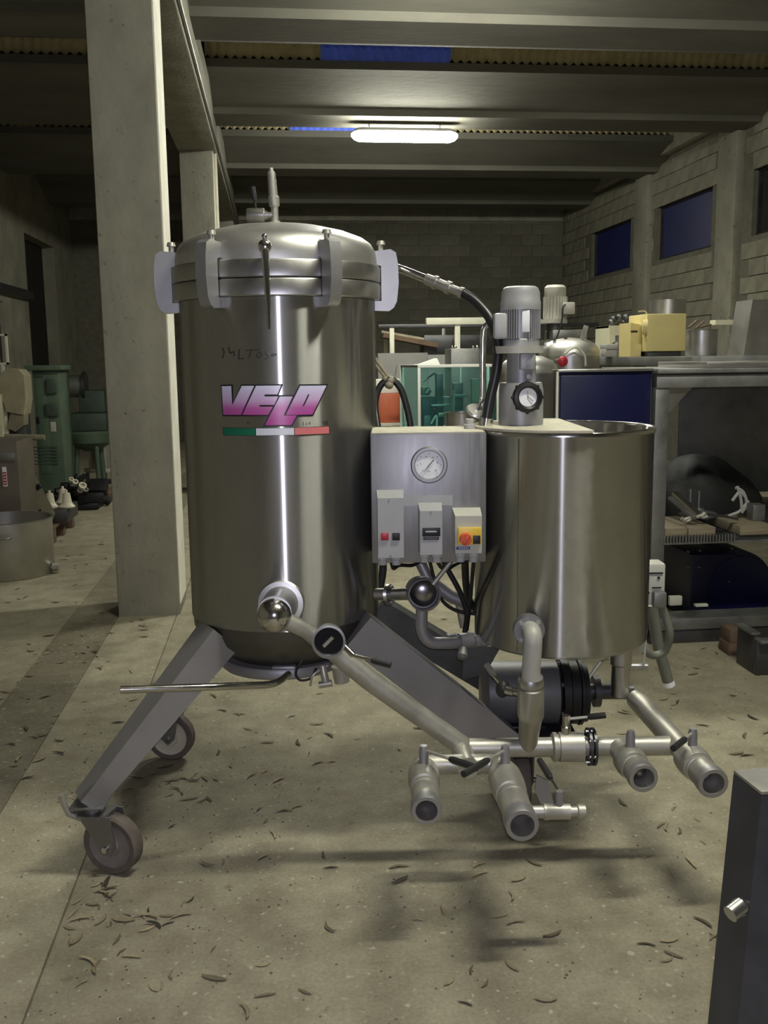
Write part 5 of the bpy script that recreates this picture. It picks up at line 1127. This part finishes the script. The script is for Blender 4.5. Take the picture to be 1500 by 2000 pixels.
# far storage rack
fy = 13.0
sr = thing('storage_rack', 'pale uprights and beam of a storage rack near the far wall', 'rack', (PW(860, 700, Y=fy).x, fy, 0))
def up(px, py, w_=.05, Y=fy, m='white_paint'): p_ = PW(px, py, Y=Y); MB().box((p_.x - w_ / 2, Y - .03, 0), (p_.x + w_ / 2, Y + .03, p_.z), .003).go('upright', m, sr)
up(893, 632, .07); up(765, 641, .06, fy); up(753, 650, .05, 13.6); up(866, 640, .05, 13.8, 'dull_steel')
p, q = PW(832, 621, Y=fy), PW(1000, 630, Y=fy); MB().box((p.x, fy - .05, q.z - .02), (q.x, fy + .05, p.z), .004).go('beam', 'white_paint', sr)
p, q = PW(738, 634, Y=fy + .8), PW(900, 640, Y=fy + .8); MB().box((p.x, fy + .75, p.z - .05), (q.x + 2.0, fy + .85, p.z), .004).go('beam', 'dark_steel', sr)
p, q = PW(745, 655, Y=fy + .3), PW(850, 675, Y=fy + .3); MB().beam(p, q, .5, .06).go('shelf', 'wood_dark', sr); MB().beam(p + Vector((0, 0, .05)), PW(828, 662, Y=fy + .3), .05, .03).go('batten', 'beige_paint', sr)
p, q = PW(826, 655, Y=fy + .4), PW(990, 692, Y=fy + .4); MB().box((p.x, fy + .3, q.z), (q.x, fy + .7, p.z), .01).go('panel', 'dark_steel', sr)
# ================================================================== left side
kf = PW(28, 1137, Z=0); kr = .31; kc_ = Vector((PW(100, 1015, Y=kf.y + kr).x - kr, kf.y + kr, 0)); kz = PW(28, 1012, Y=kc_.y).z
cd = thing('steel_cauldron', 'large open stainless cauldron on the floor at the left edge', 'cauldron', kc_)
MB()._lathe2([(.001, 0), (kr * .97, 0), (kr, .012), (kr, kz), (kr + .008, kz + .006), (kr - .006, kz + .006), (kr - .008, .02), (.001, .02)], kc_, (0, 0, 1), 64, False).go('body', 'satin_steel', cd)
q_ = PW(103, 1108, Y=kc_.y - .05); MB().rings([((kc_.x + kr - .02, q_.y, q_.z), .02), ((q_.x, q_.y, q_.z), .02), ((q_.x, q_.y, q_.z), .03), ((q_.x + .045, q_.y, q_.z), .03)], 16).go('spout', 'dusty_steel', cd)
for s_ in (-1,): MB().tube(bend([(kc_.x - .05, kc_.y - kr, kz - .09), (kc_.x - .05, kc_.y - kr - .04, kz - .09), (kc_.x + .10, kc_.y - kr - .03, kz - .09), (kc_.x + .10, kc_.y - kr + .03, kz - .09)], .02), .008, 8).go('handle', 'dull_steel', cd)
y_ = 7.55; p = PW(32, 862, Y=y_)
bcab = thing('brown_cabinet', 'brown metal cabinet with a red and white notice at the left edge', 'cabinet', (p.x - .3, y_ + .3, 0))
MB().box((p.x - .7, y_, 0), (p.x, y_ + .5, p.z), .006).go('body', 'brown_metal', bcab)
a, b_ = PW(0, 885, Y=y_), PW(30, 900, Y=y_); MB().box((a.x, y_ - .006, b_.z), (b_.x, y_ + .002, a.z), .002).go('label_plate', 'dull_steel', bcab)
a, b_ = PW(4, 912, Y=y_), PW(15, 950, Y=y_); nt_ = MB().box((a.x, y_ - .004, b_.z), (b_.x, y_ + .002, a.z)).go('notice', 'white_face', bcab)
a2, b2 = PW(5.5, 922, Y=y_), PW(14, 947, Y=y_); MB().box((a2.x, y_ - .005, b2.z), (b2.x, y_ + .001, a2.z)).go('notice_field', 'red_plastic', nt_)
for k in range(4): z = a2.z - .012 - k * .022; MB().box((a2.x + .004, y_ - .006, z - .008), (b2.x - .004, y_ - .004, z)).go('notice_mark', 'white_face', nt_)
y_ = 9.5; rc = PW(46, 893, Y=y_); b = MB(); tor = [rc + Vector((.045 * math.cos(t), .0, .105 * math.sin(t))) for t in [2 * math.pi * k / 28 for k in range(29)]]
rg = thing('ring_machine', 'dark machine with a worn steel ring between brown and green cabinets', 'machine', (rc.x, y_, 0))
b.tube(tor, .017, 10, False); b.go('ring', 'dusty_steel', rg); MB().box((rc.x - .30, y_ + .02, 0), (rc.x - .045, y_ + .4, rc.z + .12), .01).go('body', 'dark_steel', rg)
y_ = 10.15; p, q = PW(8, 718, Y=y_), PW(51, 800, Y=y_)
bm_ = thing('beige_press', 'old beige press head on a dark column at the left edge', 'machine', ((p.x + q.x) / 2, y_ + .2, 0))
MB().prism([(0, 0), (q.x - p.x - .03, -.03), (q.x - p.x, .12), (q.x - p.x, .36), (q.x - p.x - .05, .42), (.02, .43), (-.1, .3)], (p.x, y_ + .15, q.z - .02), (1, 0, 0), (0, 0, 1), (0, 1, 0), .3).go('head', 'beige_paint', bm_)
MB().prism([(.04, .02), (.16, .0), (.14, -.16), (.06, -.22), (-.02, -.18)], (p.x, y_ + .12, q.z), (1, 0, 0), (0, 0, 1), (0, 1, 0), .2).go('throat', 'beige_dark', bm_)
MB().box((p.x - .12, y_ + .2, 0), (q.x - .06, y_ + .4, q.z + .05), .01).go('column', 'dark_steel', bm_)
a = PW(12, 852, Y=y_); MB().cyl((a.x - .1, y_ - .02, a.z), (a.x + .38, y_ - .02, a.z - .02), .03, n=14).go('shaft', 'beige_dark', bm_)
MB().box((PW(-8, 800, Y=y_).x, y_ - .06, 0), (PW(6, 800, Y=y_).x, y_ + .05, PW(0, 770, Y=y_).z), .004).go('post', 'cream_paint', bm_)
p, q = PW(-12, 652, Y=y_), PW(14, 712, Y=y_); b = MB().box((p.x, y_ + .05, q.z), (q.x, y_ + .08, q.z + .02)); b.box((p.x, y_ + .05, p.z - .02), (q.x, y_ + .08, p.z)); b.box((q.x - .02, y_ + .05, q.z), (q.x, y_ + .08, p.z)); b.box((p.x, y_ + .05, q.z), (p.x + .02, y_ + .08, p.z)); b.go('frame', 'white_paint', bm_)
MB().box((p.x + .03, y_ + .045, 0), (p.x + .06, y_ + .085, q.z)).go('frame_post', 'white_paint', bm_)
# green cabinet
y_ = 10.9; p, q = PW(62, 724, Y=y_), PW(128, 930, Y=y_)
gcb = thing('green_cabinet', 'green electrical cabinet with louvres and an overhanging roof', 'cabinet', ((p.x + q.x) / 2, y_ + .25, 0))
MB().box((p.x, y_, .10), (q.x, y_ + .5, p.z), .008).go('body', 'green_paint', gcb); MB().box((p.x + .02, y_ + .02, 0), (q.x - .02, y_ + .48, .10)).go('plinth', 'green_dark', gcb)
MB().box((p.x - .06, y_ - .08, p.z), (q.x + .05, y_ + .55, p.z + .055), .012).go('roof', 'green_paint', gcb)
MB().box((p.x + .03, y_ - .008, .3), (p.x + (q.x - p.x) * .5, y_ + .002, p.z - .06), .003).go('door', 'green_paint', gcb)
for k in range(6):
    z0_ = PW(70, 874 + k * 6.5, Y=y_).z; a, b_ = PW(66, 880, Y=y_), PW(112, 880, Y=y_); MB().beam((a.x, y_ - .006, z0_), (b_.x, y_ - .006, z0_), .02, .012).go('louvre', 'green_dark', gcb)
for (x0_, y0_, x1_, y1_, m_, nm_) in ((91, 740, 112, 768, 'green_dark', 'switch_block'), (90, 788, 116, 812, 'green_dark', 'meter_box'), (98, 824, 110, 843, 'plastic_cream', 'label_plate'), (71, 814, 78, 828, 'black_iron', 'lock'), (66, 728, 85, 738, 'green_dark', 'name_plate')):
    a, b_ = PW(x0_, y0_, Y=y_), PW(x1_, y1_, Y=y_); MB().box((a.x, y_ - .05 if 'bo' in nm_ or 'block' in nm_ else y_ - .012, b_.z), (b_.x, y_ + .002, a.z), .004).go(nm_, m_, gcb)
# green mill
y_ = 11.5; p, q = PW(132, 850, Y=y_), PW(205, 880, Y=y_); cx = (p.x + q.x) / 2
gmill = thing('green_mill', 'dark green mill with a conical hopper on legs', 'machine', (cx, y_ + .3, 0))
MB().lathe([(.10, q.z - .02), (.25, q.z + .08), (.27, p.z), (.25, p.z + .03)], (cx, y_ + .3, 0), n=32).go('hopper', 'green_paint', gmill)
MB().box((cx - .2, y_ + .12, p.z + .03), (cx + .22, y_ + .5, p.z + .24), .02).go('head', 'green_dark', gmill); MB().box((cx - .1, y_ + .2, p.z + .24), (cx + .2, y_ + .45, p.z + .5), .02).go('gear_case', 'green_dark', gmill)
MB().cyl((cx - .24, y_ + .3, p.z + .55), (cx - .05, y_ + .3, p.z + .55), .13, n=24).go('motor', 'dull_steel', gmill); MB().cyl((cx - .05, y_ + .3, p.z + .55), (cx - .02, y_ + .3, p.z + .55), .17, n=24).go('pulley', 'dark_steel', gmill)
for k in range(3):
    a = R(30 + 120 * k); MB().cyl((cx + .2 * math.sin(a), y_ + .3 - .2 * math.cos(a), 0), (cx + .16 * math.sin(a), y_ + .3 - .16 * math.cos(a), q.z + .08), .03, n=12).go('leg', 'green_paint', gmill)
y_ = 12.4; p = PW(196, 850, Y=y_); q = PW(196, 915, Y=y_)
sd = thing('steel_drum', 'stainless drum on a ring stand behind the near pillar', 'drum', (p.x, y_, 0))
MB().cyl((p.x, y_, q.z), (p.x, y_, p.z), .16, n=32).go('body', 'satin_steel', sd); MB().lathe([(.16, q.z), (.22, q.z), (.22, q.z - .03), (.16, q.z - .03)], (p.x, y_, 0), n=32).go('ring', 'dusty_steel', sd)
for k in range(3):
    a = R(60 + 120 * k); MB().cyl((p.x + .19 * math.sin(a), y_ - .19 * math.cos(a), 0), (p.x + .19 * math.sin(a), y_ - .19 * math.cos(a), q.z - .02), .022, n=10).go('leg', 'dark_steel', sd)
# tilted beige cover leaning on the brown cabinet
y_ = 8.12; A_ = [PW(x, y, Y=y_) for x, y in ((46, 938), (70, 930), (108, 1002), (101, 1020), (72, 1012))]
b = MB(); n = len(A_); bk = [p + Vector((-.10, .30, -.02)) for p in A_]
b.add(A_ + bk, [tuple(range(n)), tuple(reversed(range(n, 2 * n)))] + [(i, (i + 1) % n, n + (i + 1) % n, n + i) for i in range(n)])
cb = thing('machine_cover', 'beige sheet metal cover leaning tilted on the pallet', 'cover', (A_[3].x, y_ + .1, A_[3].z))
b.go('shell', 'beige_paint', cb)
for (x, y, s_) in ((74, 951, .022), (78, 998, .012)): p = PW(x, y, Y=y_ - .006); MB().box(p - Vector((s_, 0, s_)), p + Vector((s_, .004, s_)), .004, Matrix.Rotation(-.5, 3, 'Y')).go('opening', 'print_black', cb)
# pallet
f0_, f1_ = PW(106, 1062, Z=0), PW(151, 1028, Z=0)
plx1 = f0_.x; ply0, ply1 = f0_.y, f1_.y; plx0 = plx1 - .50
pal = thing('pallet', 'dirty wooden pallet behind the steel cauldron', 'pallet', ((plx0 + plx1) / 2, (ply0 + ply1) / 2, 0))
for k in range(7):
    x = plx0 + k * (plx1 - plx0 - .09) / 6; MB().box((x, ply0, .115), (x + .09, ply1, .138), .003).go('deck_board', 'wood_dark', pal)
for k in range(3):
    y = ply0 + k * (ply1 - ply0 - .1) / 2; MB().box((plx0, y, .092), (plx1, y + .1, .114), .002).go('stringer_board', 'wood_dark', pal)
    for x in (plx0, (plx0 + plx1) / 2 - .05, plx1 - .1): MB().box((x, y, .0), (x + .1, y + .1, .092), .003).go('foot_block', 'wood_dark', pal)
# insulators, scrap
bx0 = PW(118, 990, Y=9.0)
sbx = PW(120, 987, Y=(ply0 + ply1) / 2); sy = (ply0 + ply1) / 2
solo(MB().box((sbx.x - .20, sy - .22, .139), (sbx.x + .09, sy + .25, sbx.z), .008), 'dark_box', 'dark_steel', 'dark low box on the pallet under the porcelain cones', 'box', (sbx.x, sy, .139))
for k, (px, py, dy, lab) in enumerate(((98, 986, -.13, 'leftmost of the three white porcelain cones on the dark box'), (124, 984, .14, 'rear one of the three white porcelain cones on the dark box'), (131, 988, -.13, 'rightmost of the three white porcelain cones on the dark box'))):
    c_ = PW(px, py, Y=sy + dy); z = sbx.z + .001
    b = MB().lathe([(.068, z), (.070, z + .01), (.05, z + .03), (.042, z + .045), (.032, z + .11), (.029, z + .125), (.012, z + .127), (.012, z + .15), (.001, z + .151)], (c_.x, sy + dy, 0), n=24)
    solo(b, 'porcelain_cone', 'porcelain', lab, 'insulator', (c_.x, sy + dy, z), 'porcelain cones on the pallet')
hp0 = PW(150, 1000, Z=0)
b = MB(); random.seed(3)
for k in range(22):
    c_ = Vector((hp0.x + random.uniform(-.24, .2), hp0.y + .35 + random.uniform(-.2, .25), random.uniform(.08, .26))); d_ = Vector((random.uniform(-1, 1), random.uniform(-.6, .6), random.uniform(-.5, .7))).normalized() * random.uniform(.06, .14)
    if k % 2: b.cyl(c_ - d_, c_ + d_, random.uniform(.025, .07), n=12)
    else: b.box(c_ - Vector((.09, .08, .05)), c_ + Vector((.09, .08, .05)), .01, Matrix.Rotation(random.uniform(-1, 1), 3, random.choice('XYZ')))
for k in range(6): a_ = Vector((hp0.x + random.uniform(-.3, .2), hp0.y + .25, random.uniform(.05, .3))); b.beam(a_, a_ + Vector((random.uniform(-.15, .2), random.uniform(-.1, .1), random.uniform(-.03, .2))), .03, .05)
b.box((hp0.x - .24, hp0.y + .1, 0), (hp0.x + .2, hp0.y + .6, .08), .02)
sh_ = thing('engine_scrap', 'heap of black engine scrap with bright metal bits behind the pallet', 'scrap', (hp0.x, hp0.y + .3, 0)); b.go('black_parts', 'black_iron', sh_)
for k, (px, py, r_) in enumerate(((146, 945, .03), (155, 962, .03), (138, 940, .025), (166, 960, .028), (160, 952, .04))):
    c_ = PW(px, py, Y=hp0.y + .12); MB().rings([(c_, r_), (c_ + Vector((.02, -.05, .03)), r_), (c_ + Vector((.02, -.05, .03)), r_ * .6), (c_ + Vector((.01, -.02, .02)), r_ * .6)], 14).go('bright_part', 'satin_steel' if k % 2 else 'porcelain', sh_)
p = PW(203, 978, Z=0); solo(MB().box((p.x - .12, p.y, 0), (p.x + .14, p.y + .3, .09), .01), 'red_plank', 'wood_dark', 'reddish brown block on the floor beside the near pillar', 'block', (p.x, p.y + .15, 0))
# ================================================================== near right: dark steel panel
e0, e1 = PV(1487, 1554, 1.22), PV(1441, 2005, 1.16)
dirn = (e0 - e1).normalized(); foot = e1 - dirn * (e1.z / dirn.z); 
np_ = thing('leaning_panel', 'dark steel panel at the right edge with a short pipe stub', 'panel', foot, V=True)
w3 = Vector((.30, .05, 0)); t3 = Vector((-.012, .07, 0))
MB().hull8([foot, foot + w3, foot + w3 + t3, foot + t3], [e0, e0 + w3, e0 + w3 + t3, e0 + t3]).go('plate', 'dark_steel', np_)
MB().hull8([e0 + up_ * .001 for up_ in (Vector((0, 0, 1)),)] + [e0 + w3 + Vector((0, 0, .001)), e0 + w3 + t3 + Vector((0, 0, .001)), e0 + t3 + Vector((0, 0, .001))], [e0 + Vector((0, 0, .005)), e0 + w3 + Vector((0, 0, .005)), e0 + w3 + t3 + Vector((0, 0, .005)), e0 + t3 + Vector((0, 0, .005))]).go('top_edge', 'satin_steel', np_)
s0_, s1_ = PV(1462, 1768, 1.22), PV(1442, 1773, 1.20)
b = MB().cyl(s0_, s1_, .012, n=14); b.cyl(PV(1426, 1786, 1.19), PV(1449, 1768, 1.20), .011, n=14); b.go('pipe_stub', 'satin_steel', np_)

# ================================================================== dry leaves and crumbs on the floor
random.seed(11)
def leaf_mesh(k):
    me = bpy.data.meshes.new('dry_leaf'); n = 7; L_ = 1.0; wd = random.uniform(.13, .2); curl = random.uniform(.4, 1.6); rise = random.uniform(.05, .22); vs_ = []; fs = []
    for i in range(n):
        t = i / (n - 1) - .5; a = t * curl; w_ = wd * (1 - (2 * t) ** 2) ** .7 + .012
        cx_, cy_ = (math.sin(a) / curl if curl > .05 else t), (1 - math.cos(a)) / curl; z = rise * (abs(2 * t) ** 2) * .5 + .02
        nx, ny = -math.sin(a), math.cos(a)
        for s_, dz in ((-1, .05 * (1 - abs(2 * t))), (0, 0), (1, .07 * (1 - abs(2 * t)))): vs_.append((cx_ + nx * w_ * s_ / 2, cy_ + ny * w_ * s_ / 2, z + dz))
        if i:
            for q in (0, 1): b_ = (i - 1) * 3 + q; fs.append((b_, b_ + 3, b_ + 4, b_ + 1))
    m_ = len(vs_); vs_ += [(v[0], v[1], v[2] - .012) for v in vs_]; fs += [tuple(reversed([i + m_ for i in f])) for f in fs]
    me.from_pydata(vs_, [], fs); me.materials.append(MATS['leaf'])
    for p in me.polygons: p.use_smooth = True
    return me
LM = [leaf_mesh(k) for k in range(7)]
spots = []
def put(px, py, jx, jy, n, where, smin=.028, smax=.075):
    for _ in range(n):
        p = PW(px + random.gauss(0, jx), py + random.gauss(0, jy), Z=0); spots.append((p.x, p.y, random.uniform(smin, smax), where))
CL = {'in the heap before the front caster': ((205, 1790, 45, 22, 14), (200, 1735, 30, 14, 8)), 'just right of the leaf heap in the foreground': ((300, 1795, 25, 14, 6), (350, 1770, 15, 10, 2)),
      'at the floor joint below the front caster': ((160, 1850, 30, 18, 6),), 'between the two left casters': ((360, 1560, 60, 25, 10), (330, 1530, 40, 20, 5)), 'beside the rear left caster': ((420, 1525, 60, 15, 10),),
      'right of the front caster in open floor': ((520, 1600, 50, 30, 5), (460, 1690, 30, 15, 3)), 'under the tall tank': ((600, 1450, 90, 40, 10), (480, 1420, 60, 40, 6)), 'below the slanting pipe': ((700, 1400, 60, 40, 6), (840, 1440, 50, 30, 3)),
      'on the dark floor strip left of the pillar foot': ((130, 1280, 45, 40, 18), (60, 1330, 30, 30, 7)), 'close to the foot of the near pillar': ((190, 1265, 30, 25, 10), (260, 1230, 30, 20, 7)), 'along the dark floor strip at the left edge': ((110, 1440, 25, 50, 10), (40, 1480, 25, 40, 6)),
      'beside the steel cauldron': ((150, 1110, 35, 15, 12), (170, 1060, 20, 20, 6), (60, 1170, 40, 12, 5)), 'on the pale slab behind the front leg': ((280, 1330, 30, 60, 5),), 'right of the return pipe': ((1340, 1380, 45, 25, 10), (1290, 1450, 60, 30, 5)),
      'near the rack base': ((1400, 1290, 50, 20, 8),), 'at the right picture edge above the leaning panel': ((1480, 1420, 40, 50, 5),), 'in front of the right pair of valves': ((1240, 1600, 80, 40, 6), (1380, 1640, 70, 50, 6)), 'in the right foreground beside the leaning panel': ((1350, 1850, 70, 40, 7),),
      'in the shadow before the middle valves': ((900, 1700, 100, 40, 5), (1080, 1800, 60, 40, 4)), 'in the middle foreground': ((700, 1800, 120, 60, 7), (850, 1900, 200, 60, 6)), 'in the left foreground': ((500, 1850, 120, 60, 7), (230, 1930, 60, 40, 5)), 'on the floor seen below the control panel': ((870, 1170, 30, 20, 5),)}
for where, cs in CL.items():
  for c in cs:
    put(*c, where)
leaf0 = None; nleaf = 0
boxes_keep = lambda x, y: x < XR - .1 and y > .6 and y < 12 and not (PX0 - .03 < x < PX1 + .03 and 5.7 < y < 6.25)
for (x, y, s_, where) in spots:
    if not boxes_keep(x, y) or nleaf >= 290: continue
    o = bpy.data.objects.new('dry_leaf', random.choice(LM)); COL.objects.link(o); nleaf += 1
    zf = -.006 if JX[0] < x < JX[1] else 0.0
    o.location = (x, y, zf + .0005); o.rotation_euler = (0, 0, random.uniform(0, 6.28)); o.scale = (s_, s_, s_)
    tag(o, 'dry narrow leaf ' + where, 'leaf', 'dry leaves ' + where)
b = MB()
for _ in range(800):
    if random.random() < .4: p = PW(random.gauss(300, 200), random.gauss(1500, 200), Z=0)
    else: p = PW(random.uniform(0, 1500), random.uniform(1220, 2000), Z=0)
    if not boxes_keep(p.x, p.y): continue
    zf = -.006 if JX[0] < p.x < JX[1] else 0.0
    r_ = random.uniform(.001, .0045); c_ = Vector((p.x, p.y, zf + r_ * .3)); q_ = [c_ + Vector((random.uniform(.5, 1.5) * r_ * math.cos(t), random.uniform(.5, 1.5) * r_ * math.sin(t), -r_ * .3)) for t in (0, 1.6, 3.1, 4.7)]
    b.add(q_ + [c_ + Vector((0, 0, r_ * .6))], [(0, 1, 4), (1, 2, 4), (2, 3, 4), (3, 0, 4)])
o = b.go('floor_crumbs', 'crumb', floor, (0, 0, 0)); o['kind'] = 'stuff'; o['label'] = 'fine crumbs of dirt and leaf'

# tidy helper properties
for o in bpy.data.objects:
    if '_o' in o: del o['_o']
